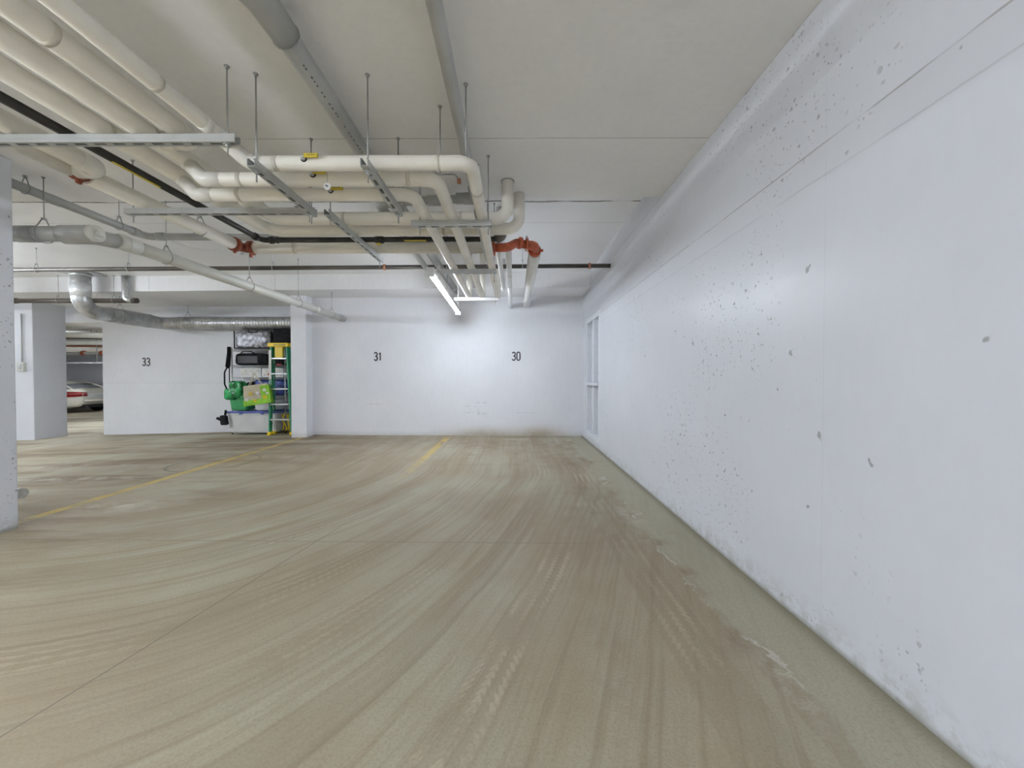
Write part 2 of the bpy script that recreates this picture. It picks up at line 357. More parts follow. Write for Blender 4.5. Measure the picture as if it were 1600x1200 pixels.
# ---------------------------------------------------------------- mesh helpers
class MB:
    def __init__(s): s.bm = bmesh.new()
    def box(s, x0, x1, y0, y1, z0, z1, mtx=None):
        vs = [s.bm.verts.new(p) for p in ((x0, y0, z0), (x1, y0, z0), (x1, y1, z0), (x0, y1, z0), (x0, y0, z1), (x1, y0, z1), (x1, y1, z1), (x0, y1, z1))]
        for f in ((0, 3, 2, 1), (4, 5, 6, 7), (0, 1, 5, 4), (1, 2, 6, 5), (2, 3, 7, 6), (3, 0, 4, 7)):
            s.bm.faces.new([vs[i] for i in f])
        if mtx is not None:
            for v in vs: v.co = mtx @ v.co
        return vs
    def bbox(s, x0, x1, y0, y1, z0, z1, bev=0.01, seg=2, mtx=None):
        t = bmesh.new(); t2 = MB.__new__(MB); t2.bm = t
        t2.box(x0, x1, y0, y1, z0, z1)
        bmesh.ops.bevel(t, geom=list(t.edges), offset=bev, segments=seg, affect='EDGES', profile=0.6)
        s.merge(t, mtx)
    def merge(s, t, mtx=None):
        me = bpy.data.meshes.new('tmp'); t.to_mesh(me); t.free()
        if mtx is not None: me.transform(mtx)
        s.bm.from_mesh(me); bpy.data.meshes.remove(me)
    def prism(s, pts, z0, z1):
        lo = [s.bm.verts.new((x, y, z0)) for x, y in pts]; hi = [s.bm.verts.new((x, y, z1)) for x, y in pts]
        n = len(pts)
        s.bm.faces.new(lo[::-1]); s.bm.faces.new(hi)
        for i in range(n): s.bm.faces.new((lo[i], lo[(i + 1) % n], hi[(i + 1) % n], hi[i]))
    def tube(s, pts, r, seg=16, caps=True, closed=False, flat=1.0):
        pts = [Vector(p) for p in pts]
        n = len(pts); rr = r if isinstance(r, (list, tuple)) else [r] * n
        rings = []; prev = None
        for i, p in enumerate(pts):
            if closed: t = (pts[(i + 1) % n] - pts[i - 1]).normalized()
            else:
                a = pts[max(i - 1, 0)]; b = pts[min(i + 1, n - 1)]
                t = (b - a).normalized()
                if 0 < i < n - 1:
                    t = ((p - a).normalized() + (b - p).normalized()).normalized()
            if prev is None:
                ref = Vector((0, 0, 1)) if abs(t.z) < 0.9 else Vector((1, 0, 0))
                u = t.cross(ref).normalized()
            else:
                u = (prev - t * prev.dot(t)).normalized()
            prev = u; v = t.cross(u)
            rings.append([s.bm.verts.new(p + (u * math.cos(2 * PI * k / seg) + v * flat * math.sin(2 * PI * k / seg)) * rr[i]) for k in range(seg)])
        m = n if closed else n - 1
        for i in range(m):
            a = rings[i]; b = rings[(i + 1) % n]
            for k in range(seg):
                f = s.bm.faces.new((a[k], a[(k + 1) % seg], b[(k + 1) % seg], b[k])); f.smooth = True
        if caps and not closed:
            s.bm.faces.new(rings[0][::-1]); s.bm.faces.new(rings[-1])
    def cyl(s, a, b, r, seg=16): s.tube([a, b], r, seg)
    def build(s, name, mat, parent=None, loc=None):
        bmesh.ops.recalc_face_normals(s.bm, faces=s.bm.faces)
        me = bpy.data.meshes.new(name); s.bm.to_mesh(me); s.bm.free()
        me.materials.append(mat)
        o = bpy.data.objects.new(name, me); C.objects.link(o)
        if parent is not None:
            o.parent = parent
            if not parent.get('_local'):
                o.matrix_parent_inverse = Matrix.Translation(-parent_world(parent)) if parent.type == 'EMPTY' else Matrix()
        return o

def parent_world(p):
    return Vector(p.location)

def thing(name, label, cat, loc=(0, 0, 0), group=None, rz=0.0, local=False):
    o = bpy.data.objects.new(name, None); C.objects.link(o)
    o.location = loc; o.rotation_euler = (0, 0, rz); o.empty_display_size = 0.1
    o['label'] = label; o['category'] = cat
    if group: o['group'] = group
    if local: o['_local'] = True
    return o

def tag(o, label, cat, group=None):
    o['label'] = label; o['category'] = cat
    if group: o['group'] = group
    return o

def struct(o):
    o['kind'] = 'structure'; return o

def fillet(pts, R, n=8):
    pts = [Vector(p) for p in pts]
    if not isinstance(R, (list, tuple)): R = [R] * len(pts)
    out = [pts[0]]
    for i in range(1, len(pts) - 1):
        a, p, b = pts[i - 1], pts[i], pts[i + 1]
        d1 = (a - p).normalized(); d2 = (b - p).normalized()
        ang = d1.angle(d2)
        if ang > PI - 0.01: out.append(p); continue
        t = R[i] / math.tan(ang / 2)
        t = min(t, (a - p).length * 0.49, (b - p).length * 0.49)
        r = t * math.tan(ang / 2)
        ctr = p + (d1 + d2).normalized() * (r / math.sin(ang / 2))
        s_ = p + d1 * t - ctr; e_ = p + d2 * t - ctr
        tot = s_.angle(e_); ax = s_.cross(e_).normalized()
        for k in range(n + 1):
            out.append(ctr + Matrix.Rotation(tot * k / n, 3, ax) @ s_)
    out.append(pts[-1])
    return out

def torus_pts(c, axis, R, n=20, a0=0, a1=2 * PI):
    c = Vector(c); axis = Vector(axis).normalized()
    ref = Vector((0, 0, 1)) if abs(axis.z) < 0.9 else Vector((1, 0, 0))
    u = axis.cross(ref).normalized(); v = axis.cross(u)
    return [c + (u * math.cos(a0 + (a1 - a0) * k / n) + v * math.sin(a0 + (a1 - a0) * k / n)) * R for k in range(n + 1)]

# ---------------------------------------------------------------- floor level (the aisle falls away to the left)
def fz(x): return 0.0 if x > -3.3 else -0.0235 * (-3.3 - x)

# ---------------------------------------------------------------- structure
XR = 1.30
def yback(x): return 7.30 + (XR - x) * 0.025
def ybeam(x): return 6.56 + (XR - x) * 0.035
def yslab(x): return 3.42 + (XR - x) * 0.010

b = MB()
xs = [1.6, -3.3, -9.0, -30.0]
prof = [(x, fz(x)) for x in xs] + [(x, fz(x) - .2) for x in xs[::-1]]
A_ = [b.bm.verts.new((x, -7.2, z)) for x, z in prof]; B_ = [b.bm.verts.new((x, 19.7, z)) for x, z in prof]
for i in range(8): b.bm.faces.new((A_[i], A_[(i + 1) % 8], B_[(i + 1) % 8], B_[i]))
for i in range(3):
    b.bm.faces.new((A_[i], A_[i + 1], A_[6 - i], A_[7 - i])); b.bm.faces.new((B_[i], B_[i + 1], B_[6 - i], B_[7 - i]))
struct(b.build('floor', M['floor']))

b = MB(); b.prism([(1.6, -7.2), (1.6, yslab(1.6)), (-30, yslab(-30)), (-30, -7.2)], 2.70, 3.1)
struct(b.build('ceiling', M['slab1']))
b = MB(); b.prism([(1.6, yslab(1.6)), (1.6, ybeam(1.6) + .2), (-30, ybeam(-30) + .2), (-30, yslab(-30))], 2.92, 3.1)
struct(b.build('ceiling', M['slab2']))
b = MB(); b.prism([(1.6, 8.42), (1.6, 19.7), (-30, 19.7), (-30, 8.42)], 2.74, 3.1)
struct(b.build('ceiling', M['slab2']))
b = MB(); b.prism([(1.3, ybeam(1.3)), (1.3, 8.42), (-14, 8.42), (-14, ybeam(-14))], 2.65, 2.92)
struct(b.build('trim_1', M['beam']))
b = MB(); b.box(-14, -4.2, 8.44, 8.7, 2.33, 2.74)
struct(b.build('trim_2', M['beam']))

# right wall with an opening for the boarded window/door
DY0, DY1, DZ0, DZ1 = 5.84, 6.95, 0.10, 2.16
b = MB()
b.box(XR, 1.6, -7.2, DY0, 0, 2.92); b.box(XR, 1.6, DY1, 8.6, 0, 2.92)
b.box(XR, 1.6, DY0, DY1, DZ1, 2.92); b.box(XR, 1.6, DY0, DY1, 0, DZ0)
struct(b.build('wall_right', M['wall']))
d = MB()
fx = XR + 0.005
d.box(fx, fx + .10, DY0, DY0 + .09, DZ0, DZ1); d.box(fx, fx + .10, DY1 - .09, DY1, DZ0, DZ1)
d.box(fx, fx + .10, DY0 + .09, DY1 - .09, DZ1 - .09, DZ1)
d.box(fx, fx + .10, DY0 + .09, DY1 - .09, DZ0, DZ0 + .07)
dm = (DY0 + DY1) / 2
door = struct(d.build('door_1', M['door_paint']))
d = MB(); d.box(fx + .012, fx + .095, dm - .05, dm + .05, DZ0 + .07, DZ1 - .09); d.build('mullion', M['door_paint'], door)
d = MB(); d.box(fx - .030, fx + .095, DY0 + .09, DY1 - .09, 0.98, 1.03); d.build('rail', M['door_paint'], door)
for y0, y1 in ((DY0 + .09, dm - .05), (dm + .05, DY1 - .09)):
    for z0, z1 in ((DZ0 + .07, 0.98), (1.03, DZ1 - .09)):
        d = MB(); d.box(fx + .080, fx + .098, y0 + .006, y1 - .006, z0 + .006, z1 - .006); d.build('panel', M['door_paint'], door)

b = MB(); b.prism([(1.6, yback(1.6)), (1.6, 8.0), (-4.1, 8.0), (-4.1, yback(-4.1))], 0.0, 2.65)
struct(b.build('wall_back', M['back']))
b = MB(); b.prism([(-3.905, 7.2), (-3.905, 8.1), (-4.19, 8.1), (-4.19, 7.2)], -0.06, 2.65)
struct(b.build('wall_pier', M['back']))
b = MB(); b.box(-8.93, -4.15, 8.3, 8.55, -0.25, 2.65)
struct(b.build('wall_far_left', M['wall33']))
b = MB(); b.box(-30, 1.6, 19.5, 19.8, -0.9, 3.0); struct(b.build('wall_far', M['back']))
b = MB(); b.box(-30.2, -30, -7.2, 19.8, -0.9, 3.0); struct(b.build('wall_left', M['back']))
b = MB(); b.box(-30, 1.6, -7.4, -7.2, -0.9, 3.0); struct(b.build('wall_behind', M['back']))

def column(x0, x1, y0, y1, label, zt=2.65):
    b = MB(); b.bbox(x0, x1, y0, y1, fz((x0 + x1) / 2) - .08, zt, 0.012, 2)
    return tag(b.build('concrete_column', M['column']), label, 'column')
column(-4.25, -3.665, 2.25, 2.81, 'white pitted concrete column cut off by the left edge, nearest the viewer', 2.695)
M['column'] = painted_concrete('far_column_paint', pits=0.4, rough=0.45)
col2 = column(-10.1, -9.72, 7.72, 8.30, 'white concrete column with a grey junction box, standing left of the wall marked 33')
# junction box on that column with its conduit
j = thing('junction_box', 'small grey electrical box with conduit on the face of the farther column', 'electrical box', (-9.93, 7.70, 1.3))
b = MB(); b.bbox(-10.0, -9.85, 7.66, 7.718, 1.24, 1.42, .006); b.build('box', M['pvc_light'], j)
b = MB(); b.tube([(-9.925, 7.705, 1.42), (-9.925, 7.705, 2.4)], .011, 8); b.build('conduit', M['pvc'], j)
b = MB(); b.box(-9.96, -9.89, 7.650, 7.662, 1.28, 1.38); b.build('cover', M['galv'], j)

# ---------------------------------------------------------------- stencilled numbers
def digit_paths(ch):
    if ch == '1': return [[(0.02, 0.78), (0.20, 0.98), (0.20, 0.0)]]
    if ch == '0':
        return [[(0.22 + 0.19 * math.sin(a) , 0.5 + (0.28 if math.cos(a) > 0 else -0.28) * (1 if abs(math.cos(a)) > .02 else 0) + 0.22 * math.cos(a)) for a in [2 * PI * k / 24 + .001 for k in range(24)]]]
    if ch == '3':
        a1 = [(0.20 + 0.18 * math.sin(a), 0.755 + 0.235 * math.cos(a)) for a in [-1.2 + (PI + 1.2) * k / 12 for k in range(13)]]
        a2 = [(0.20 + 0.20 * math.sin(a), 0.26 + 0.26 * math.cos(a)) for a in [0 + (PI + 1.2) * k / 12 for k in range(13)]]
        return [a1[:-1] + [(0.14, 0.52)], [(0.14, 0.52)] + a2]
def number(txt, x, y, z, h, ang, label):
    o = thing('stencilled_number', label, 'number', (x, y, z))
    wd = h * 0.40; gap = h * 0.16; tw = len(txt) * wd + (len(txt) - 1) * gap
    cx = -tw / 2
    ca, sa = math.cos(ang), math.sin(ang)
    for ch in txt:
        bmk = MB()
        for path in digit_paths(ch):
            closed = ch == '0'
            pts = [Vector((px, pz)) for px, pz in path]; n = len(pts); hw = 0.074
            pr = []
            for i, p in enumerate(pts):
                a = pts[i - 1] if (i > 0 or closed) else p
                c_ = pts[(i + 1) % n] if (i < n - 1 or closed) else p
                t = (c_ - a).normalized(); nn = Vector((-t.y, t.x)) * hw
                pr.append((p + nn, p - nn))
            def put(q, dy):
                lx = cx + q.x * h; lz = (q.y - 0.5) * h
                return bmk.bm.verts.new((x + lx * ca, y + lx * sa + dy, z + lz))
            F = [[put(q, -0.003) for q in e] for e in pr]; B = [[put(q, 0.001) for q in e] for e in pr]
            for i in range(n if closed else n - 1):
                k = (i + 1) % n
                bmk.bm.faces.new((F[i][0], F[k][0], F[k][1], F[i][1]))
                bmk.bm.faces.new((B[i][0], B[i][1], B[k][1], B[k][0]))
                bmk.bm.faces.new((F[i][0], B[i][0], B[k][0], F[k][0]))
                bmk.bm.faces.new((F[i][1], F[k][1], B[k][1], B[i][1]))
        bmk.build('digit', M['ink'], o)
        cx += wd + gap
    return o
number('31', -2.62, yback(-2.62) - .001, 1.52, 0.155, -0.025, 'black stencilled number on the back wall above the left bay, by the pier')
number('30', 0.04, yback(0.04) - .001, 1.52, 0.155, -0.025, 'black stencilled number on the back wall nearest the white door')
number('33', -7.98, 8.298, 1.455, 0.165, 0, 'black stencilled number on the far left wall beside the loaded shelf')

# ---------------------------------------------------------------- luminaires
def luminaire(p0, p1, label, z=2.29, rods=True, group=None, lens='lens', hw=.010, wx=0.0):
    p0 = Vector((*p0, z)); p1 = Vector((*p1, z)); d = p1 - p0; ln = d.length
    t = thing('strip_light', label, 'light', p0, group)
    ang = math.atan2(d.y, d.x)
    mt = Matrix.Translation(p0) @ Matrix.Rotation(ang, 4, 'Z')
    b = MB(); b.bbox(0, ln, -hw, hw, .029, .085, .006, 1, mt); b.build('housing', M['housing'], t)
    b = MB(); b.tube([mt @ Vector((0.02, 0, .012)), mt @ Vector((ln - .02, 0, .012))], .0215, 14, flat=.75); b.build('lens', M[lens], t)
    for e in (0, ln):
        b = MB(); b.bbox(e - .012, e + .012, -.047, .047, -.018, .087, .004, 1, mt); b.build('end_cap', M['housing'], t)
    if rods:
        for f in (.15, .85):
            q = p0 + d * f
            zt = 2.70 if q.y < 3.4 else (2.92 if q.y < ybeam(q.x) else (2.65 if q.y < 8.42 else 2.74))
            b = MB(); b.cyl((q.x, q.y, z + .08), (q.x + wx, q.y, zt), .0025, 6); b.build('suspension_wire', M['rod'], t)
    return t
luminaire((-0.922, 4.24), (-0.988, 6.79), 'lit fluorescent strip light hanging below the pipes before the back wall', z=2.235, wx=.12, lens='lens_soft', hw=.040)
luminaire((-0.9, -4.4), (-0.9, -1.6), 'lit fluorescent strip light hanging behind the viewer near the right wall', hw=.042, group='strip lights out of the picture')
luminaire((-3.3, -1.9), (-3.3, 0.6), 'unseen strip light added at left behind the viewer to brighten the ceiling', z=2.1, group='strip lights out of the picture')  # added lamp out of view, hung low to throw light onto the ceiling
luminaire((-8.6, 2.6), (-8.6, 5.4), 'lit fluorescent strip light hanging over the left aisle', z=2.3, group='strip lights out of the picture')
luminaire((-13.5, 5.0), (-13.5, 7.8), 'unseen strip light added as fill over the left aisle beyond the column', z=2.3, group='strip lights out of the picture')  # added fill lamp out of view, brightens the left aisle
luminaire((-18.6, 14.0), (-15.75, 14.0), 'lit fluorescent strip light far off above the parked car', z=2.05, lens='lens_soft')
luminaire((-12.0, 11.4), (-9.6, 11.4), 'unseen strip light added as fill behind the wall marked 33', z=2.2, group='strip lights out of the picture')  # added fill lamp, kept out of view by the wall
luminaire((-9.5, -3.0), (-9.5, -0.2), 'unseen strip light added as fill far left behind the viewer', z=2.3, group='strip lights out of the picture')  # added fill lamp behind the camera, never in view

# ---------------------------------------------------------------- strut trapeze hangers
def channel(axis, a0, a1, c, zt, h=.041, wd=.041):
    """slotted U channel, open side up; axis 'x' or 'y'"""
    b = MB()
    def bx(u0, u1, v0, v1, z0, z1):
        if axis == 'x': b.box(u0, u1, c + v0, c + v1, z0, z1)
        else: b.box(c + v0, c + v1, u0, u1, z0, z1)
    zb = zt - h; t = .0028; hw = wd / 2
    bx(a0, a1, -hw, -hw + t, zb, zt); bx(a0, a1, hw - t, hw, zb, zt)
    bx(a0, a1, -hw + t, -hw + .009, zt - t, zt); bx(a0, a1, hw - .009, hw - t, zt - t, zt)
    bx(a0, a1, -hw - .0012, -hw, zb + h * .40, zb + h * .52); bx(a0, a1, hw, hw + .0012, zb + h * .40, zb + h * .52)
    bx(a0, a1, -hw + t, -.009, zb, zb + t); bx(a0, a1, .009, hw - t, zb, zb + t)
    p = a0; pitch = .1
    while p < a1:
        e = min(p + .040, a1); bx(p, e, -.009, .009, zb, zb + t); p += pitch
    return b
def rod_part(parent, x, y, z0, z1, r=.0042, nutz=None, mat=None):
    b = MB(); b.cyl((x, y, z0), (x, y, z1), r, 8)
    ro = b.build('threaded_rod', mat or M['rod'], parent)
    for nz in (nutz or []):
        b = MB(); b.cyl((x, y, nz), (x, y, nz + .010), .0105, 6); b.cyl((x, y, nz + .010), (x, y, nz + .013), .018, 12); b.build('nut', M['galv'], ro)
    b = MB(); b.cyl((x, y, z1 - .012), (x, y, z1), .008, 10); b.cyl((x, y, z1 - .003), (x, y, z1), .013, 12); b.build('anchor', M['rod'], ro)
    return ro
def ceil_z(x, y): return 2.70 if y < yslab(x) else (2.92 if y < ybeam(x) else 2.65)
def trapeze(axis, a0, a1, c, zt, rods, label, drop=.10, white=False):
    loc = (a0, c, zt - .041) if axis == 'x' else (c, a0, zt - .041)
    t = thing('trapeze_hanger', label, 'pipe hanger', loc)
    channel(axis, a0, a1, c, zt).build('strut_channel', M['white_metal'] if white else M['strut'], t)
    for r in rods:
        x, y = (r, c) if axis == 'x' else (c, r)
        rod_part(t, x, y, zt - drop, ceil_z(x, y), nutz=[zt - .056], mat=M['white_metal'] if white else None)
    return t
trapeze('x', -3.2, -1.42, 1.985, 2.345, [-3.1, -1.472], 'long slotted strut nearest the viewer, crossing under the upper left pipes')
trapeze('x', -2.85, -1.455, 2.83, 2.345, [-2.80, -1.50], 'slotted strut crossing under the cream pipes farther back at left')
trapeze('y', 1.99, 2.62, -1.357, 2.235, [2.035, 2.585], 'slotted strut under the left ends of the three cream pipes')
trapeze('y', 1.99, 2.615, -0.772, 2.235, [2.045, 2.58], 'strut under the middle of the three cream pipes, right of the grey drain')
trapeze('y', 2.84, 4.02, -1.38, 2.345, [2.90, 3.96], 'strut carrying the black pipe and rear cream pipes near picture centre')
trapeze('y', 2.84, 4.02, -0.272, 2.345, [2.90, 3.96], 'strut half hidden behind the rightmost descending white pipe')
trapeze('x', -0.738, -0.162, 2.787, 2.235, [-0.68, -0.185], 'short strut under the three white pipes, nearest of three')
trapeze('x', -0.757, -0.178, 4.025, 2.235, [-0.70, -0.205], 'short strut under the three white pipes, middle of three', drop=.13)
trapeze('x', -0.83, -0.215, 5.385, 2.225, [-0.78, -0.26], 'white short strut under the three white pipes, farthest of three', white=True)

# ---------------------------------------------------------------- pipes
def pipe(name, pts, r, R, mat, label, cat='pipe', covers=(), seams=(), group=None, seg=22):
    t = thing(name, label, cat, pts[0], group)
    b = MB(); b.tube(fillet(pts, R, 9), r, seg); b.build('pipe_run', mat, t)
    P = [Vector(p) for p in pts]
    for i, k in covers:     # glossy elbow cover at corner i, k leg length
        d1 = (P[i - 1] - P[i]).normalized(); d2 = (P[i + 1] - P[i]).normalized()
        b = MB(); b.tube(fillet([P[i] + d1 * k, P[i], P[i] + d2 * k], R, 9), r * 1.045, seg); b.build('elbow_cover', M['elbow'], t)
    for i, f in seams:      # jacket band on segment i
        a = P[i].lerp(P[i + 1], f); d = (P[i + 1] - P[i]).normalized()
        b = MB(); b.tube([a - d * .012, a + d * .012], r * 1.025, seg); b.build('jacket_band', M['seam'], t)
    return t

YF = -1.2   # how far the mains run on behind the viewer
J = M['jacket']
# run 1: far right of the mains, dips, turns right, then turns to the back wall and goes up
p1 = pipe('insulated_pipe', [(-1.563, YF, 2.388), (-1.563, 2.00, 2.388), (-1.44, 2.112, 2.274), (-0.232, 2.112, 2.274), (-0.232, 5.55, 2.274), (-0.232, 5.55, 2.92)],
          .0385, [.1, .09, .09, .075, .06, .06], J, 'cream insulated pipe, nearest of three crossing the picture, then turning toward the back wall', covers=((4, .09),), seams=((2, .12), (2, .85), (3, .09), (0, .9)))
b = MB(); b.tube(fillet([(-1.563, 1.93, 2.388), (-1.563, 2.00, 2.388), (-1.44, 2.112, 2.274), (-1.37, 2.112, 2.274)], .09, 8), .0405, 22); b.build('elbow_cover', M['elbow'], p1)
# run 2 and its branch
p2 = pipe('insulated_pipe', [(-1.945, YF, 2.40), (-1.945, 3.142, 2.40), (-0.052, 3.142, 2.40), (-0.052, 3.142, 2.70)], .050, [.1, .13, .10, .1], J,
          'fat cream main, third from the right at top left, turning right and rising', seams=((0, .75), (1, .8), (1, .3)))
pipe('insulated_pipe', [(-1.955, 2.282, 2.40), (-1.835, 2.282, 2.275), (-0.452, 2.282, 2.275), (-0.452, 5.55, 2.275), (-0.452, 5.55, 2.92)], .0395, [.1, .05, .085, .06, .06], J,
     'cream branch pipe, middle of three crossing the picture', covers=((1, .11), (3, .09)), seams=((1, .16), (1, .88)))
p4 = pipe('insulated_pipe', [(-2.147, YF, 2.40), (-2.147, 3.405, 2.40), (0.045, 3.36, 2.40), (0.045, 3.36, 2.70)], .050, [.1, .14, .10, .1], J,
          'fat cream main, fourth from the right at top left, turning right behind its neighbour', seams=((0, .7), (1, .7)))
pipe('insulated_pipe', [(-2.157, 2.472, 2.40), (-2.035, 2.472, 2.275), (-0.642, 2.472, 2.275), (-0.642, 5.55, 2.275), (-0.642, 5.55, 2.92)], .0395, [.1, .05, .085, .06, .06], J,
     'cream branch pipe, farthest of three crossing the picture', covers=((1, .11), (3, .09)), seams=((1, .2), (1, .87)))
pipe('insulated_pipe', [(-1.757, YF, 2.40), (-1.757, 2.115, 2.40), (-1.93, 2.115, 2.40)], .0485, [.1, .06, .1], J,
     'cream main, second from the right at top left, teeing into its neighbour', covers=((1, .10),), seams=((0, .8),))
pipe('insulated_pipe', [(-2.588, YF, 2.404), (-2.588, 2.40, 2.404), (-2.72, 2.40, 2.404)], .054, [.1, .07, .1], J,
     'fat cream pipe with rounded end just left of the black pipe', covers=((1, .12),), seams=((0, .82),))
b = MB(); b.tube(torus_pts((-0.052, 3.142, 2.697), (0, 0, 1), .052, 24), .004, 6); b.build('ceiling_ring', M['rod'], p2)
# run with rust couplings
p8 = thing('insulated_pipe', 'cream pipe with red-brown couplings, leftmost main, turning right along the back', 'pipe', (-2.735, YF, 2.40))
b = MB(); b.tube([(-2.79, YF, 2.40), (-2.745, 2.38, 2.40)], [.048, .048], 22); b.build('pipe_run', J, p8)
b = MB(); b.tube([(-2.742, 2.47, 2.40), (-2.715, 3.70, 2.40)], [.054, .054], 22); b.build('pipe_run', J, p8)
b = MB(); b.tube([(-2.60, 3.869, 2.408), (-0.205, 3.84, 2.40)], .0565, 22); b.build('pipe_run', J, p8)
b = MB(); b.tube([(-2.743, 2.37, 2.40), (-2.743, 2.48, 2.40)], .038, 16)
b.tube([(-2.743, 2.405, 2.40), (-2.743, 2.445, 2.40)], .056, 16); b.bbox(-2.753, -2.733, 2.41, 2.44, 2.325, 2.36, .004, 1); b.build('coupling', M['rust'], p8)
b = MB(); b.tube(fillet([(-2.715, 3.69, 2.40), (-2.712, 3.866, 2.405), (-2.58, 3.868, 2.408)], .06, 8), .045, 18)
b.tube([(-2.714, 3.72, 2.40), (-2.714, 3.755, 2.40)], .068, 18); b.tube([(-2.66, 3.868, 2.408), (-2.625, 3.868, 2.408)], .070, 18)
b.bbox(-2.724, -2.704, 3.725, 3.75, 2.315, 2.345, .004, 1); b.bbox(-2.655, -2.63, 3.855, 3.88, 2.315, 2.345, .004, 1)
b.build('coupling', M['rust'], p8)
for x in (-2.65, -2.70):
    b = MB(); b.cyl((x, 3.80, 2.33), (x + .03, 3.80, 2.33), .009, 6); b.build('bolt', M['galv'], p8)
for f in (-2.2, -1.2, -.6):
    b = MB(); b.tube([(f, 3.863, 2.408), (f + .03, 3.863, 2.408)], .058, 22); b.build('jacket_band', M['seam'], p8)
# orange grooved elbows at the right end
b = MB(); b.tube(fillet([(-0.215, 3.84, 2.40), (-0.06, 3.84, 2.40), (0.035, 3.95, 2.49), (0.115, 3.98, 2.475)], .08, 8), .043, 20)
b.build('orange_elbow', M['orange'], p8)
b = MB(); b.tube([(-0.215, 3.84, 2.40), (-0.185, 3.84, 2.40)], .060, 20); b.bbox(-.212, -.188, 3.83, 3.85, 2.318, 2.350, .004, 1)
b.bbox(-.212, -.188, 3.83, 3.85, 2.45, 2.475, .004, 1); b.build('orange_coupling', M['orange'], p8)
b = MB(); b.tube([(0.045, 3.955, 2.488), (0.075, 3.965, 2.484)], .060, 20); b.build('orange_coupling', M['orange'], p8)
# white pipe to the back wall with orange elbow
wp = thing('insulated_pipe', 'thick white pipe from the orange elbow to the back wall', 'pipe', (0.235, 4.1, 2.47))
b = MB(); b.tube([(0.222, 4.14, 2.455), (0.236, yback(.236) + .02, 2.50)], .068, 24); b.build('pipe_run', M['jacket_white'], wp)
b = MB(); b.tube(fillet([(0.125, 3.983, 2.474), (0.222, 3.99, 2.470), (0.222, 4.16, 2.455)], .07, 8), .046, 20); b.build('orange_elbow', M['orange'], wp)
b = MB(); b.tube([(0.222, 4.09, 2.457), (0.222, 4.125, 2.457)], .066, 20); b.bbox(.285, .312, 4.095, 4.12, 2.445, 2.47, .004, 1); b.bbox(.135, .16, 4.095, 4.12, 2.445, 2.47, .004, 1); b.build('orange_coupling', M['orange'], wp)
b = MB(); b.tube([(0.118, 3.982, 2.475), (0.148, 3.984, 2.475)], .062, 20); b.bbox(.120, .146, 3.975, 3.99, 2.53, 2.555, .004, 1); b.build('orange_coupling', M['orange'], wp)
b = MB(); b.cyl((.133, 3.96, 2.405), (.133, 3.96, 2.43), .010, 6); b.cyl((.133, 3.96, 2.53), (.133, 3.96, 2.56), .008, 6); b.build('bolt', M['galv'], wp)
pipe('insulated_pipe', [(-0.058, 4.02, 2.46), (-0.058, 4.75, 2.43), (-0.058, 5.0, 2.42), (-0.062, yback(0) + .02, 2.455)], .033, .2, M['jacket_white'], 'thin white pipe left of the thick one, ending at the back wall', seams=((1, .7),))
pipe('insulated_pipe', [(-0.16, 4.12, 2.92), (-0.16, 4.12, 2.44), (-0.16, 5.9, 2.44), (-0.16, 5.9, 2.92)], .030, .07, M['jacket_white'], 'slim white pipe just right of the three descending pipes')
# black gas pipe
g = pipe('black_steel_pipe', [(-2.318, YF, 2.372), (-2.322, 3.545, 2.372), (-0.20, 3.53, 2.372), (-0.12, 3.53, 2.372)], .024, [.1, .05, .05, .05], M['black'], 'black steel pipe among the cream mains, turning right')
b = MB(); b.tube([(-2.322, 3.44, 2.372), (-2.322, 3.475, 2.372)], .033, 14); b.tube([(-2.25, 3.545, 2.372), (-2.215, 3.545, 2.372)], .033, 14)
b.tube([(-2.19, 3.545, 2.372), (-2.17, 3.545, 2.372)], .030, 14); b.build('pipe_fitting', M['black'], g)
b = MB(); b.tube([(-1.27, 3.54, 2.372), (-1.20, 3.54, 2.372)], .034, 12); b.tube([(-1.235, 3.54, 2.372), (-1.235, 3.52, 2.325)], .02, 10); b.build('valve', M['black'], g)
b = MB(); b.bbox(-1.25, -1.215, 3.50, 3.53, 2.315, 2.332, .003, 1); b.build('valve_handle', M['yellow'], g)
b = MB(); b.tube(fillet([(-0.17, 3.53, 2.372), (-0.11, 3.53, 2.40), (-0.11, 3.53, 2.50)], .03, 6), .045, 16); b.build('pipe_fitting', M['steel_dark'], g)
for y0, y1, x in ((2.22, 2.52, -2.320),):
    b = MB(); b.bbox(x - .006, x + .012, y0, y1, 2.346, 2.350, .001, 1); o = b.build('yellow_label', M['yellow'], g); o['label'] = 'yellow marking strip'
b = MB(); b.bbox(-1.0, -.80, 3.508, 3.524, 2.350, 2.358, .001, 1); b.build('yellow_label', M['yellow'], g)

# yellow lever valves on the three crossing pipes
def lever_valve(x, y, z, r, parent_label, withtag=False):
    t = thing('ball_valve', parent_label, 'valve', (x, y - r, z))
    ry = y - r * .9
    b = MB(); b.tube(torus_pts((x, ry - .004, z), (0, 1, .2), .0135, 14), .005, 8); b.build('valve_collar', M['rubber'], t)
    b = MB(); b.cyl((x, ry + .01, z), (x, ry - .022, z - .003), .011, 10); b.cyl((x, ry - .022, z - .003), (x, ry - .028, z - .003), .006, 6); b.build('valve_stem', M['galv'], t)
    b = MB(); b.bbox(x + .010, x + .085, ry - .028, ry - .014, z - .004, z + .017, .005, 2); h = b.build('valve_handle', M['yellow'], t)
    for k in range(4):
        b = MB(); b.box(x + .030 + k * .011, x + .035 + k * .011, ry - .0285, ry - .0275, z + .004, z + .010); b.build('handle_print', M['print'], h)
    return t
lever_valve(-1.128, 2.112, 2.279, .0385, 'yellow lever valve on the nearest crossing cream pipe')
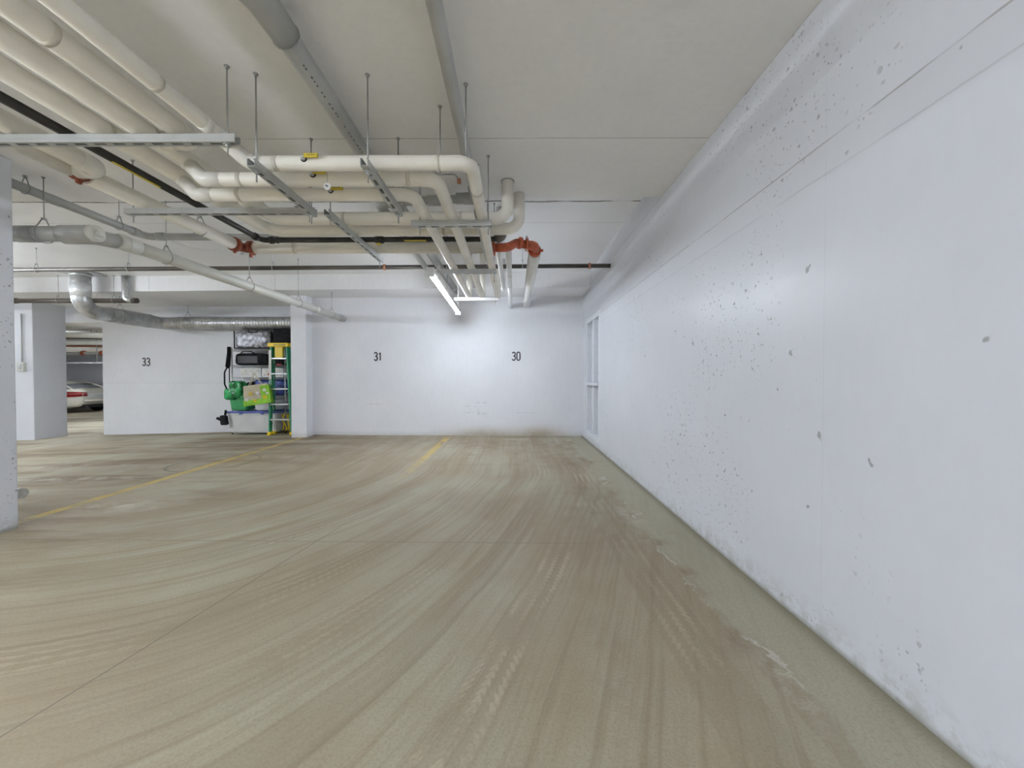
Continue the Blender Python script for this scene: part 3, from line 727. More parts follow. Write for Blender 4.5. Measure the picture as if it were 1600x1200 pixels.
lever_valve(-1.168, 2.282, 2.283, .0395, 'yellow lever valve on the middle crossing cream pipe')
lever_valve(-1.155, 2.472, 2.283, .0395, 'yellow lever valve on the farthest crossing cream pipe')
t = thing('valve_tag', 'round white tag hanging by a cord from the middle yellow lever', 'tag', (-1.075, 2.22, 2.21))
b = MB(); b.cyl((-1.075, 2.221, 2.205), (-1.075, 2.223, 2.205), .0205, 20); b.build('disc', M['tag'], t)
b = MB(); b.tube([(-1.075, 2.222, 2.225), (-1.074, 2.224, 2.285)], .0012, 5); b.build('cord', M['rod'], t)
b = MB(); b.box(-1.084, -1.078, 2.2195, 2.2208, 2.203, 2.213); b.box(-1.075, -1.070, 2.2195, 2.2208, 2.20, 2.210); b.build('stamped_mark', M['print'], t)

# ---------------------------------------------------------------- grey PVC drains
def socket(parent, a, b_, r, mat):
    b = MB(); b.tube([a, b_], r, 20); return b.build('pipe_socket', mat, parent)
def printing(parent, x0, y0, y1, z, r, ang):
    y = y0; rnd = random.Random(3); b = MB()
    while y < y1:
        ln = rnd.uniform(.006, .016)
        if rnd.random() < .75:
            p = Matrix.Translation((x0, y, z)) @ Matrix.Rotation(ang, 4, 'Y')
            b.box(-.0035, .0035, 0, ln, -r - .0006, -r + .002, p)
        y += ln + rnd.uniform(.004, .02)
    return b.build('printed_text', M['print'], parent)
d1 = pipe('drain_pipe', [(-1.0, YF, 2.60), (-1.0, ybeam(-1) + .03, 2.60)], .050, .1, M['pvc'], 'thick grey plastic drain running under the ceiling left of centre')
b = MB(); b.tube([(-1.0, 0.9, 2.585), (-1.0, 1.45, 2.585), (-1.0, 1.53, 2.595), (-1.0, 1.70, 2.60)], [.072, .072, .062, .060], 22); b.build('pipe_socket', M['pvc'], d1)
b = MB(); b.tube(torus_pts((-1.0, 1.70, 2.60), (0, 1, 0), .0605, 24), .003, 6); b.build('clamp_ring', M['rod'], d1)
printing(d1, -1.0, 1.8, 2.5, 2.60, .050, -.45)
socket(d1, (-1.0, 4.3, 2.60), (-1.0, 4.42, 2.60), .055, M['pvc'])
socket(d1, (-1.0, 6.3, 2.60), (-1.0, 6.45, 2.60), .055, M['pvc'])
d2 = pipe('drain_pipe', [(-0.32, YF, 2.62), (-0.32, 3.22, 2.60), (-1.13, 3.24, 2.57), (-1.15, ybeam(-1.1) + .03, 2.50)], .034, [.1, .06, .07, .1], M['pvc'], 'slim grey plastic drain under the ceiling right of the thick one, bending left')
printing(d2, -0.32, 1.35, 2.5, 2.611, .034, -.30)
socket(d2, (-0.42, 3.222, 2.597), (-0.30, 3.222, 2.60), .048, M['pvc'])
socket(d2, (-0.72, 3.232, 2.585), (-0.58, 3.232, 2.588), .043, M['pvc'])
b = MB(); b.tube(fillet([(-0.32, 3.05, 2.60), (-0.32, 3.22, 2.60), (-0.48, 3.225, 2.60)], .05, 8), .045, 18); b.build('elbow', M['pvc'], d2)
b = MB(); b.tube(fillet([(-1.0, 3.24, 2.575), (-1.13, 3.24, 2.57), (-1.14, 3.40, 2.565)], .06, 8), .042, 18); b.build('elbow', M['pvc'], d2)
socket(d2, (-1.15, 4.18, 2.545), (-1.15, 4.28, 2.543), .041, M['pvc'])
b = MB(); b.tube([(-0.355, 1.16, 2.60), (-0.285, 1.16, 2.60)], .001, 4)
b.tube(torus_pts((-0.32, 1.165, 2.607), (0, 1, 0), .0345, 22), .006, 8)
b.bbox(-.40, -.355, 1.155, 1.175, 2.60, 2.606, .001, 1); b.bbox(-.285, -.24, 1.155, 1.175, 2.60, 2.606, .001, 1); b.build('pipe_clamp', M['galv'], d2)
for x in (-.39, -.25):
    b = MB(); b.cyl((x, 1.165, 2.57), (x, 1.165, 2.70), .004, 8); b.cyl((x, 1.165, 2.585), (x, 1.165, 2.60), .009, 6); b.build('clamp_bolt', M['rod'], d2)
# reddish clamp beside it at the ceiling opening
t = thing('wire_loop_hanger', 'bent wire loop with a copper-red clip beside the slim grey drain', 'pipe hanger', (-0.42, 2.95, 2.66))
b = MB(); b.tube(fillet([(-.62, 2.96, 2.695), (-.58, 2.96, 2.66), (-.45, 2.96, 2.66), (-.42, 2.96, 2.62)], .03, 6), .006, 8); b.build('wire', M['rod'], t)
b = MB(); b.bbox(-.435, -.405, 2.95, 2.975, 2.59, 2.63, .005, 1); b.build('clip', M['copper'], t)

def clevis(x, y, zc, r, along, label, top=None, rodr=.0035, mat=None, name='clevis_hanger', group=None):
    """rod from the ceiling down to a pear-shaped loop round a pipe"""
    t = thing(name, label, 'pipe hanger', (x, y, zc), group)
    zt = top if top is not None else ceil_z(x, y)
    R = r + .006; apex = zc + R + max(.045, r * .8)
    pts = []
    for k in range(25):
        a = PI * .22 + (2 * PI - PI * .44) * k / 24
        pts.append((R * math.sin(a), R * math.cos(a)))
    pts = [(0.010, apex - zc)] + pts + [(-0.010, apex - zc)]
    if along == 'x': P3 = [(x, y + u, zc + v) for u, v in pts]
    else: P3 = [(x + u, y, zc + v) for u, v in pts]
    b = MB(); b.tube(P3, .004, 6); b.build('loop', mat or M['rod'], t)
    rod_part(t, x, y, apex - .012, zt, rodr, nutz=[apex - .010], mat=mat)
    return t
# left galvanised vent line with its branch
d3 = pipe('drain_pipe', [(-3.84, 1.9, 2.60), (-3.885, 4.07, 2.60), (-2.3, 4.11, 2.60), (-2.3, 4.11, 2.92)], .036, .06, M['pvc'], 'slim grey pipe high at the left, angling down behind the cream mains')
socket(d3, (-3.872, 3.2, 2.60), (-3.874, 3.28, 2.60), .040, M['pvc']); socket(d3, (-3.884, 3.90, 2.60), (-3.884, 3.98, 2.60), .042, M['pvc'])
socket(d3, (-3.78, 4.072, 2.60), (-3.70, 4.074, 2.60), .042, M['pvc'])
clevis(-3.864, 3.04, 2.60, .036, 'y', 'loop hanger on the slim grey pipe beside the near column')
clevis(-3.882, 3.78, 2.60, .036, 'y', 'loop hanger near the bend of the slim grey pipe')
t = pipe('conduit', [(-3.80, 4.12, 2.62), (-3.6, 4.25, 2.55), (-3.45, 4.28, 2.53), (-2.5, 4.30, 2.53), (-2.45, 4.30, 2.92)], .009, .1, M['white_metal'], 'thin white conduit sagging below the slim grey pipe')
# big drain with clean-out, then long pale drain to the back wall
d4 = pipe('drain_pipe', [(-5.2, 3.061, 2.25), (-3.42, 3.061, 2.25)], .059, .1, M['pvc'], 'thick grey horizontal drain with a square-nut clean-out cap at left')
socket(d4, (-3.60, 3.061, 2.25), (-3.36, 3.061, 2.25), .066, M['pvc']); socket(d4, (-3.96, 3.061, 2.25), (-3.80, 3.061, 2.25), .064, M['pvc'])
b = MB(); b.cyl((-3.365, 3.058, 2.252), (-3.315, 3.058, 2.252), .064, 24); b.tube([(-3.318, 3.058, 2.252), (-3.306, 3.058, 2.252)], [.060, .050], 24)
b.bbox(-3.312, -3.275, 3.034, 3.082, 2.228, 2.276, .004, 1); b.build('cleanout_cap', M['pvc_light'], d4)
b = MB(); b.tube(fillet([(-3.60, 3.07, 2.235), (-3.40, 3.11, 2.245), (-3.30, 3.30, 2.25)], .08, 8), .060, 20); b.build('elbow', M['pvc'], d4)
d5 = pipe('drain_pipe', [(-3.315, 3.22, 2.25), (-3.29, yback(-3.3) - .01, 2.245)], .0575, .1, M['pvc_light'], 'long pale grey drain sloping away from the clean-out to the back wall')
socket(d5, (-3.315, 3.22, 2.25), (-3.312, 3.38, 2.25), .065, M['pvc_light']); socket(d5, (-3.296, 6.35, 2.247), (-3.294, 6.45, 2.247), .063, M['pvc_light'])
socket(d5, (-3.292, 7.25, 2.245), (-3.291, 7.38, 2.245), .064, M['pvc'])
clevis(-3.745, 3.061, 2.25, .064, 'x', 'wide loop hanger on the thick grey drain with the clean-out')
clevis(-3.312, 3.66, 2.25, .0575, 'y', 'loop hanger on the long pale drain, nearest the clean-out')
clevis(-3.305, 4.80, 2.25, .0575, 'y', 'loop hanger on the long pale drain, under the red-brown coupling')
clevis(-3.298, 5.88, 2.25, .0575, 'y', 'loop hanger on the long pale drain, just left of the pier')
clevis(-3.293, 6.95, 2.247, .0575, 'y', 'loop hanger at the far end of the long pale drain')

# ---------------------------------------------------------------- sprinkler main
def ymain(x): return 5.22 + (XR - x) * .018
s1 = pipe('sprinkler_pipe', [(XR, ymain(XR), 2.62), (-12, ymain(-12), 2.62)], .0285, .1, M['steel_dark'], 'dark steel sprinkler main running across the whole picture below the ceiling')
for px, lab in ((-1.77, 'orange'), (1.02, 'orange')):
    y = ymain(px); b = MB()
    b.tube([(px - .014, y, 2.62), (px + .014, y, 2.62)], .040, 16); b.bbox(px - .01, px + .01, y - .050, y - .03, 2.61, 2.63, .003, 1)
    b.build('coupling', M['copper'], s1)
for i, (px, lab) in enumerate(((-6.68, 'small ring hanger on the sprinkler main next to the near column'), (-5.36, 'clamp hanger on the sprinkler main above the grey duct'),
                               (-3.32, 'ring hanger on the sprinkler main left of the pier'), (0.115, 'ring hanger on the sprinkler main beside the thick white pipe'))):
    clevis(px, ymain(px), 2.62, .030, 'x', lab, mat=M['galv'])
# second steel pipe with drop at the left
s2 = pipe('sprinkler_pipe', [(-11, 6.785, 2.472), (-6.72, 6.785, 2.472)], .040, .1, M['steel_dark'], 'short steel pipe with capped end and vertical drop at the left')
b = MB(); b.tube([(-6.78, 6.785, 2.472), (-6.67, 6.785, 2.472)], .047, 18); b.cyl((-6.672, 6.785, 2.472), (-6.655, 6.785, 2.472), .028, 8); b.build('end_cap', M['steel_dark'], s2)
b = MB(); b.tube(fillet([(-6.86, 6.77, 2.92), (-6.86, 6.775, 2.50), (-6.75, 6.785, 2.472)], .05, 6), .050, 18); b.tube([(-6.86, 6.76, 2.90), (-6.86, 6.76, 2.92)], .075, 18); b.build('drop_pipe', M['galv'], s2)
b = MB(); b.tube([(-9.05, 6.785, 2.472), (-8.8, 6.785, 2.472)], .048, 18); b.build('pipe_socket', M['steel_dark'], s2)
clevis(-8.07, 6.785, 2.472, .040, 'x', 'loop hanger on the short capped steel pipe left of the duct', top=2.92); clevis(-7.08, 6.785, 2.472, .040, 'x', 'loop hanger on the short capped steel pipe right of the duct', top=2.92)

# ---------------------------------------------------------------- ventilation duct
dt = thing('ventilation_duct', 'galvanised round duct dropping from the ceiling and bending to the spiral run', 'duct', (-7.46, 6.60, 2.27))
vx, vy = -7.46, 6.60
b = MB(); b.tube([(vx, vy, 2.50), (vx, vy, 2.92)], .127, 28); b.tube(torus_pts((vx, vy, 2.52), (0, 0, 1), .127, 28), .005, 6, closed=False); b.tube(torus_pts((vx, vy, 2.74), (0, 0, 1), .127, 28), .006, 6); b.build('drop', M['duct'], dt)
b = MB(); b.bbox(vx - .26, vx + .28, vy - .20, vy + .18, 2.895, 2.912, .004, 1); b.tube([(vx, vy, 2.85), (vx, vy, 2.90)], .137, 28); b.build('flange', M['galv'], dt)
b = MB()
# segmented (gored) elbow
cen = Vector((vx, vy + .26, 2.53)); ring = []
for k in range(6):
    a = PI / 2 * k / 5
    ring.append((vx, vy + .26 - .26 * math.cos(a), 2.53 - .26 * math.sin(a)))
b.tube([(vx, vy, 2.56)] + ring + [(vx, vy + .45, 2.27)], .129, 28)
el = b.build('gored_elbow', M['duct'], dt)
for p in el.data.polygons: p.use_smooth = (p.index % 7 != 3)
b = MB(); b.tube([(vx - .0, vy, 2.50), (vx, vy, 2.74)], .1320, 28); t_ = b.build('foil_patch', M['tape'], dt)
# spiral part along y then x
def spiral(p0, p1, r, parent, pitch=.06):
    p0 = Vector(p0); p1 = Vector(p1); n = int((p1 - p0).length / pitch) * 4
    pts = [p0.lerp(p1, k / n) for k in range(n + 1)]
    rr = [r + (.014 if k % 4 == 0 else 0) for k in range(n + 1)]
    b = MB(); b.tube(pts, rr, 28); return b.build('spiral_section', M['duct'], parent)
spiral((vx, vy + .42, 2.27), (vx, 7.83, 2.27), .124, dt)
b = MB(); b.tube(fillet([(vx, 7.80, 2.27), (vx, 8.12, 2.262), (vx + .40, 8.13, 2.26)], .17, 10), .128, 28); b.build('round_elbow', M['duct'], dt)
spiral((vx + .36, 8.13, 2.26), (-4.17, 8.09, 2.26), .124, dt)
clevis(vx, 7.25, 2.27, .13, 'y', 'loop hanger on the spiral duct near its elbow', top=2.65)
clevis(-6.9, 8.12, 2.26, .13, 'x', 'loop hanger on the spiral duct over the wall marked 33', top=2.65)

# extra rods seen in front of and behind the crossing pipes
def lone_hanger(x, y, zc, label, zt=None):
    t = thing('hanger_rod', label, 'pipe hanger', (x, y, zc + .04))
    rod_part(t, x, y, zc + .038, ceil_z(x, y)); return t
lone_hanger(-0.435, 2.282, 2.275, 'threaded rod holding the middle crossing pipe, left of the slim grey drain')
lone_hanger(-0.262, 2.112, 2.274, 'threaded rod holding the nearest crossing pipe, right of the slim grey drain')
for x, y, lab in ((-0.9, 3.142, 'threaded rod holding the rear cream pipe behind the middle strut'), (-2.62, 3.1, ''), ):
    if lab: lone_hanger(x, y, 2.41, lab)
clevis(-2.735, 3.35, 2.40, .056, 'y', 'loop hanger on the pipe with red-brown couplings')

# ---------------------------------------------------------------- shelf with clutter
SX0, SX1, SY0, SY1 = -5.82, -4.72, 7.90, 8.24
SG = thing('wire_shelf', 'chrome wire shelving unit loaded with bags and bins', 'shelf', ((SX0 + SX1) / 2, (SY0 + SY1) / 2, fz(-5.3)))
for x in (SX0, SX1):
    for y in (SY0, SY1):
        b = MB(); z0 = fz(x); b.cyl((x, y, z0 + .03), (x, y, 1.73), .0125, 12); p_ = b.build('post', M['wire'], SG)
        b = MB(); b.cyl((x, y, z0), (x, y, z0 + .07), .014, 10); b.build('foot', M['rubber'], p_)
def wire_deck(z):
    b = MB()
    for y in (SY0, SY1):
        b.tube([(SX0, y, z), (SX1, y, z)], .005, 6); b.tube([(SX0, y, z - .035), (SX1, y, z - .035)], .005, 6)
        n = 34
        for k in range(n):
            xa = SX0 + (SX1 - SX0) * k / n; xb = SX0 + (SX1 - SX0) * (k + 1) / n
            b.tube([(xa, y, z if k % 2 else z - .035), (xb, y, z - .035 if k % 2 else z)], .0025, 4)
    for x in (SX0, SX1): b.tube([(x, SY0, z), (x, SY1, z)], .005, 6); b.tube([(x, SY0, z - .035), (x, SY1, z - .035)], .005, 6)
    for k in range(40):
        x = SX0 + (SX1 - SX0) * (k + .5) / 40; b.tube([(x, SY0, z + .004), (x, SY1, z + .004)], .0025, 4)
    return b.build('shelf_deck', M['wire'], SG)
ZS = [0.42, 0.98, 1.36, 1.69]
ZD = [0.06, 0.73, 1.115, 1.36, 1.70]
for z in ZD[1:]: wire_deck(z)

def lumpy(b, x0, x1, y0, y1, z0, z1, seed=0, amp=.03, pw=.45, sub=4, fr=5.0):
    t = bmesh.new(); bmesh.ops.create_icosphere(t, subdivisions=sub, radius=1)
    c = Vector(((x0 + x1) / 2, (y0 + y1) / 2, (z0 + z1) / 2)); h = Vector(((x1 - x0) / 2, (y1 - y0) / 2, (z1 - z0) / 2))
    for v in t.verts:
        p = v.co; q = Vector([math.copysign(abs(p[i]) ** pw, p[i]) for i in range(3)])
        m = max(abs(q.x), abs(q.y), abs(q.z)); l = (abs(q.x) ** 6 + abs(q.y) ** 6 + abs(q.z) ** 6) ** (1 / 6)
        q = q / l
        w_ = c + Vector((q.x * h.x, q.y * h.y, q.z * h.z))
        n_ = noise.noise(w_ * fr + Vector((seed, 0, 0))) * amp + noise.noise(w_ * fr * 3 + Vector((0, seed, 0))) * amp * .35
        nd = p.normalized() * n_
        if w_.z < z0 + .02: nd.z = 0
        v.co = w_ + nd
        v.co.z = max(v.co.z, z0); v.co.y = min(v.co.y, y1)
    for f in t.faces: f.smooth = True
    s_ = MB.__new__(MB); b.merge(t)

# top shelf
t = thing('cooler_bag', 'large silver foil cooler bag on the top shelf', 'bag', (-5.32, 8.08, 1.71))
b = MB(); lumpy(b, -5.80, -5.03, 7.93, 8.24, 1.708, 2.10, 2, .022, .30); b.build('bag_body', M['foil'], t)
b = MB(); b.tube(fillet([(-5.50, 7.935, 2.10), (-5.48, 7.925, 2.05), (-5.32, 7.925, 2.05), (-5.30, 7.935, 2.10)], .02, 6), .009, 8); b.build('handle', M['black_cloth'], t)
b = MB(); b.tube([(-5.79, 7.94, 1.72), (-5.80, 7.95, 2.08)], .012, 8); b.tube([(-5.04, 7.94, 1.72), (-5.03, 7.95, 2.08)], .012, 8); b.tube([(-5.79, 7.935, 1.722), (-5.04, 7.935, 1.722)], .010, 8); b.build('piping', M['black_cloth'], t)
b = MB(); b.bbox(-5.00, -4.44, 7.95, 8.26, 1.708, 2.12, .03, 3); o = b.build('black_case', M['black_cloth']); tag(o, 'tall black box at the right end of the top shelf above the ladder', 'box')
# deck under that case reaches further right
# second shelf: duffel
t = thing('duffel_bag', 'black duffel bag with mesh end on the second shelf', 'bag', (-5.35, 8.05, 1.37))
b = MB(); lumpy(b, -5.80, -5.10, 7.93, 8.22, 1.367, 1.62, 5, .02, .5); b.build('bag_body', M['black_cloth'], t)
b = MB(); b.bbox(-5.72, -5.30, 7.915, 7.935, 1.41, 1.56, .008, 2); b.build('mesh_pocket', M['mesh_cloth'], t)
b = MB(); b.tube(fillet([(-5.72, 7.95, 1.56), (-5.62, 7.94, 1.66), (-5.45, 7.94, 1.655), (-5.36, 7.95, 1.60)], .05, 6), .010, 8); b.build('handle', M['black_cloth'], t)
b = MB(); lumpy(b, -5.12, -4.74, 7.95, 8.20, 1.367, 1.56, 8, .03, .6); tag(b.build('folded_jacket', M['black_cloth']), 'dark crumpled bundle beside the duffel bag', 'clothing')
b = MB(); lumpy(b, -4.92, -4.80, 7.915, 7.95, 1.367, 1.40, 3, .006, .6, 3); tag(b.build('red_pouch', M['red']), 'small red item under the dark bundle on the second shelf', 'pouch')
# third: white cartons
for i, (x0, x1, lab) in enumerate(((-5.68, -5.24, 'white carton with printed picture, left of the two on the third shelf'), (-5.22, -4.78, 'white carton with printed picture, right of the two on the third shelf'))):
    t = thing('carton', lab, 'box', ((x0 + x1) / 2, 8.05, 1.122))
    b = MB(); b.bbox(x0, x1, 7.93, 8.20, 1.122, 1.31, .004, 1); b.build('box_body', M['white_pl'], t)
    b = MB(); b.box(x0 + .03, x1 - .03, 7.924, 7.9305, 1.15, 1.29); b.build('printed_picture', M['card'], t)
b = MB(); lumpy(b, -5.08, -4.95, 7.90, 7.925, 1.15, 1.21, 3, .01, .6, 3); tag(b.build('ribbon', M['red']), 'red ribbon knot above the gift bag handles', 'ribbon')
# fourth: blue bag, dark bag
b = MB(); lumpy(b, -5.42, -4.76, 7.96, 8.22, .737, 1.07, 11, .035, .6); tag(b.build('blue_bag', M['blue_cloth']), 'crumpled dark blue bag on the shelf behind the gift bag', 'bag')
b = MB(); lumpy(b, -5.60, -5.36, 7.98, 8.20, .737, 1.02, 15, .03, .7); tag(b.build('dark_bag', M['black_cloth']), 'dark bag between the green sack and the blue bag', 'bag')
# green garbage bag (hangs forward)
b = MB(); lumpy(b, -5.78, -5.50, 7.70, 7.885, .70, 1.05, 21, .05, .9, 4, 6); lumpy(b, -5.88, -5.62, 7.72, 7.88, .66, .90, 22, .03, .9, 3); tag(b.build('plastic_sack', M['green_bag']), 'shiny green plastic sack at the left of the shelf', 'bag')
b = MB(); lumpy(b, -5.60, -5.50, 7.78, 7.88, .62, .86, 31, .012, .8, 3)
b.tube([(-5.55, 7.83, .84), (-5.55, 7.83, .90)], .014, 10)
t = tag(b.build('spray_bottle', M['grey_pl']), 'grey-blue spray bottle between green sack and gift bag', 'bottle')
b = MB(); lumpy(b, -5.66, -5.54, 7.74, 7.84, .72, .90, 33, .02, .8, 3); tag(b.build('white_rag', M['white_pl']), 'crumpled white wrap beside the spray bottle', 'cloth')
# bins
def bin_box(name, x0, x1, y0, y1, z0, z1, taper, mat, lidmat, label, lidh=.035):
    t = thing(name, label, 'bin', ((x0 + x1) / 2, (y0 + y1) / 2, z0))
    b = MB()
    tb = bmesh.new(); q = MB.__new__(MB); q.bm = tb
    vs = q.box(x0, x1, y0, y1, z0, z1)
    cx, cy = (x0 + x1) / 2, (y0 + y1) / 2
    for v in vs[:4]: v.co.x = cx + (v.co.x - cx) * taper; v.co.y = cy + (v.co.y - cy) * taper
    bmesh.ops.bevel(tb, geom=[e for e in tb.edges], offset=.022, segments=3, affect='EDGES')
    b.merge(tb); b.build('tub', mat, t)
    b = MB(); b.bbox(x0 - .015, x1 + .015, y0 - .015, y1 + .015, z1 - .02, z1 - .02 + lidh, .008, 2); b.build('lid', lidmat, t)
    b = MB(); b.bbox(x0 - .010, x1 + .010, y0 - .010, y1 + .010, z1 - .055, z1 - .035, .005, 1); b.build('rim', mat, t)
    for xx in (x0 + (x1 - x0) * .28, x0 + (x1 - x0) * .72):
        b = MB(); b.bbox(xx - .03, xx + .03, y0 - .024, y0 - .008, z1 - .045, z1 + .012, .004, 1); b.build('latch', lidmat, t)
    return t
bin_box('storage_tote', -5.79, -4.80, 7.72, 8.22, fz(-5.3) + .04, .415, .93, M['clear'], M['blue_lid'], 'large milky white tote with blue lid at the bottom of the shelf')
t2 = bin_box('storage_bin', -5.79, -5.42, 7.76, 8.10, .445, .735, .86, M['green_pl'], M['green_pl'], 'green plastic bin with lid on top of the large tote')
b = MB(); b.bbox(-5.66, -5.56, 7.742, 7.752, .70, .725, .003, 1); b.build('label_plate', M['white_pl'], t2)
bin_box('storage_bin', -5.30, -4.85, 7.78, 8.15, .445, .64, .9, M['white_pl'], M['white_pl'], 'low white bin on the tote behind the gift bag')
# gift bag
t = thing('gift_bag', 'gift bag with lime green flowers and cream cord handles hanging on the shelf', 'bag', (-5.02, 7.54, .55))
mt = Matrix.Translation((-5.02, 7.54, .54)) @ Matrix.Rotation(math.radians(-9), 4, 'Y') @ Matrix.Rotation(math.radians(12), 4, 'Z')
b = MB(); tb = bmesh.new(); q = MB.__new__(MB); q.bm = tb; vs = q.box(-.24, .24, -.06, .06, .05, .44)
for v in vs[4:]: v.co.x *= .88; v.co.y *= .55
bmesh.ops.bevel(tb, geom=list(tb.edges), offset=.006, segments=1, affect='EDGES'); b.merge(tb, mt); b.build('bag_body', M['kraft'], t)
b = MB(); b.box(-.242, .242, -.062, .062, .045, .15, mt); b.prism([(0, 0), (0, .001), (.001, 0)], 0, .001) if False else None; b.build('lime_band', M['lime'], t)
b = MB(); b.box(.09, .245, -.0625, .0625, .05, .40, mt); b.build('lime_side', M['lime'], t)
for i, (u, v, r, mm) in enumerate(((-.09, .27, .030, 'yellow'), (.03, .26, .028, 'white_pl'), (.16, .31, .026, 'white_pl'), (-.17, .17, .026, 'white_pl'), (.15, .17, .03, 'yellow_bright'), (.20, .24, .02, 'white_pl'), (-.03, .12, .024, 'yellow_bright'))):
    b = MB()
    for k in range(6):
        a = 2 * PI * k / 6; c_ = Vector((u + r * .8 * math.cos(a), -.064, v + r * .8 * math.sin(a)))
        b.tube([mt @ c_, mt @ (c_ + Vector((0, -.002, 0)))], r * .5, 10)
    b.build('flower', M[mm], t)
for yy in (-.035, .035):
    b = MB(); b.tube([mt @ Vector(p) for p in ((-.11, yy, .44), (-.03, yy * .5, .60), (.0, 0, .68), (.03, yy * .5, .60), (.11, yy, .44))], .006, 6); b.build('cord_handle', M['cream'], t)
# folded umbrella / hockey things at the left post
t = thing('fabric_bundle', 'long black fabric bundle strapped upright at the left end of the shelf', 'bag', (-5.93, 7.85, .8))
b = MB(); b.tube([(-5.80, 7.80, 1.74), (-5.80, 7.80, 1.62), (-5.83, 7.80, 1.34), (-5.83, 7.80, 1.30)], [.045, .05, .06, .03], 12, flat=.5); b.build('bundle', M['black_cloth'], t)
b = MB(); b.tube(fillet([(-5.84, 7.80, 1.33), (-5.90, 7.80, 1.22), (-5.90, 7.80, .98), (-5.83, 7.80, .82)], .12, 6), .014, 8); b.tube([(-5.80, 7.80, 1.32), (-5.80, 7.80, .90)], .010, 8); b.build('strap', M['black_cloth'], t)
b = MB(); lumpy(b, -5.89, -5.75, 7.62, 7.70, .16, .36, 41, .03, .8, 3); b.tube([(-5.95, 7.66, .30), (-5.83, 7.66, .25)], .03, 8); b.tube([(-5.79, 7.66, .36), (-5.79, 7.68, .46)], .02, 8)
tag(b.build('black_glove', M['black_cloth']), 'black glove-like bundle hanging at the lower left of the shelf', 'glove')

# ---------------------------------------------------------------- step ladder
def ladder():
    t = thing('step_ladder', 'green fibreglass step ladder with yellow top cap, folded against the shelf', 'ladder', (-4.70, 7.75, fz(-4.7)))
    z0 = fz(-4.7) + .0; H = 1.84
    bx0, bx1 = -4.86, -4.42     # feet
    tx0, tx1 = -4.86, -4.55     # top
    yb, yt = 7.62, 7.70
    def rail(xb, xt, yb_, yt_, w_, d_, name, mat, zb=z0 + .05, zt=z0 + H - .06):
        b = MB(); tb = bmesh.new(); q = MB.__new__(MB); q.bm = tb
        vs = q.box(-w_ / 2, w_ / 2, -d_ / 2, d_ / 2, 0, 1)
        for v in vs:
            top_ = v.co.z > .5
            v.co.x += xt if top_ else xb; v.co.y += yt_ if top_ else yb_; v.co.z = zt if top_ else zb
        bmesh.ops.bevel(tb, geom=list(tb.edges), offset=.004, segments=1, affect='EDGES'); b.merge(tb)
        return b.build(name, mat, t)
    rail(bx0, tx0, yb, yt, .035, .075, 'front_rail', M['green_fg']); rail(bx1, tx1, yb, yt, .035, .075, 'front_rail', M['green_fg'])
    rail(bx0 - .02, tx0 - .0, yb + .16, yt + .06, .028, .045, 'rear_rail', M['green_fg']); rail(bx1 + .01, tx1, yb + .16, yt + .06, .028, .045, 'rear_rail', M['green_fg'])
    b = MB(); b.box(-4.885, -4.835, 7.632, 7.640, .95, 1.66); o = b.build('label_plate', M['pvc_light'], t); o['label'] = 'silver label strip'
    for k in range(5):
        f = (k + 1) * .305; z = z0 + f; u = f / H
        xa = bx0 + (tx0 - bx0) * u; xb_ = bx1 + (tx1 - bx1) * u; y = yb + (yt - yb) * u
        b = MB(); b.bbox(xa + .015, xb_ - .015, y - .045, y + .045, z - .012, z + .018, .004, 1); s_ = b.build('step', M['alu'], t)
        b = MB(); b.tube([(xa + .02, y, z - .012), (xa + .06, y, z - .09)], .005, 6); b.tube([(xb_ - .02, y, z - .012), (xb_ - .06, y, z - .09)], .005, 6); b.build('brace', M['alu'], s_)
    zt = z0 + H
    b = MB(); b.bbox(tx0 - .05, tx1 + .05, yt - .07, yt + .12, zt - .08, zt, .015, 2); c_ = b.build('top_cap', M['yellow_bright'], t)
    b = MB()
    for k in range(7): b.box(tx0 + .08 + k * .035, tx0 + .10 + k * .035, yt - .0725, yt - .07, zt - .055, zt - .03)
    b.build('cap_lettering', M['print'], c_)
    b = MB(); b.bbox(tx0 + .07, tx0 + .23, yt - .03, yt + .01, zt - .33, zt - .07, .01, 2); b.build('tool_holder', M['yellow_bright'], t)
    for x, y in ((bx0, yb), (bx1, yb), (bx0 - .02, yb + .16), (bx1 + .01, yb + .16)):
        b = MB(); b.bbox(x - .035, x + .035, y - .05, y + .05, z0, z0 + .07, .012, 2); b.build('foot', M['yellow_bright'], t)
    return t
ladder()
t = thing('yellow_straps', 'yellow straps bundled behind the ladder foot', 'strap', (-4.62, 7.9, 0))
for k in range(7):
    rnd = random.Random(k); x = -4.76 + k * .045
    b = MB(); b.tube(fillet([(x, 7.86, .36), (x + rnd.uniform(-.05, .05), 7.84, .25), (x + rnd.uniform(-.06, .06), 7.86, .10), (x + rnd.uniform(-.03, .05), 7.85, .02)], .06, 4), .012, 6); b.build('strap', M['yellow_bright'], t)

# ---------------------------------------------------------------- stub near left column
t = thing('pipe_stub', 'small grey round pipe end beside the near column base', 'pipe', (-4.30, 3.25, fz(-4.2)))
b = MB(); b.tube([(-4.42, 3.32, .10), (-4.30, 3.30, .10)], .036, 16); b.build('pipe_run', M['pvc'], t)
b = MB(); b.tube([(-4.31, 3.30, .10), (-4.27, 3.295, .10)], .046, 18); b.build('collar', M['galv'], t)
b = MB(); b.tube([(-4.40, 3.32, .10), (-4.40, 3.32, fz(-4.4))], .03, 12); b.build('leg', M['pvc'], t)

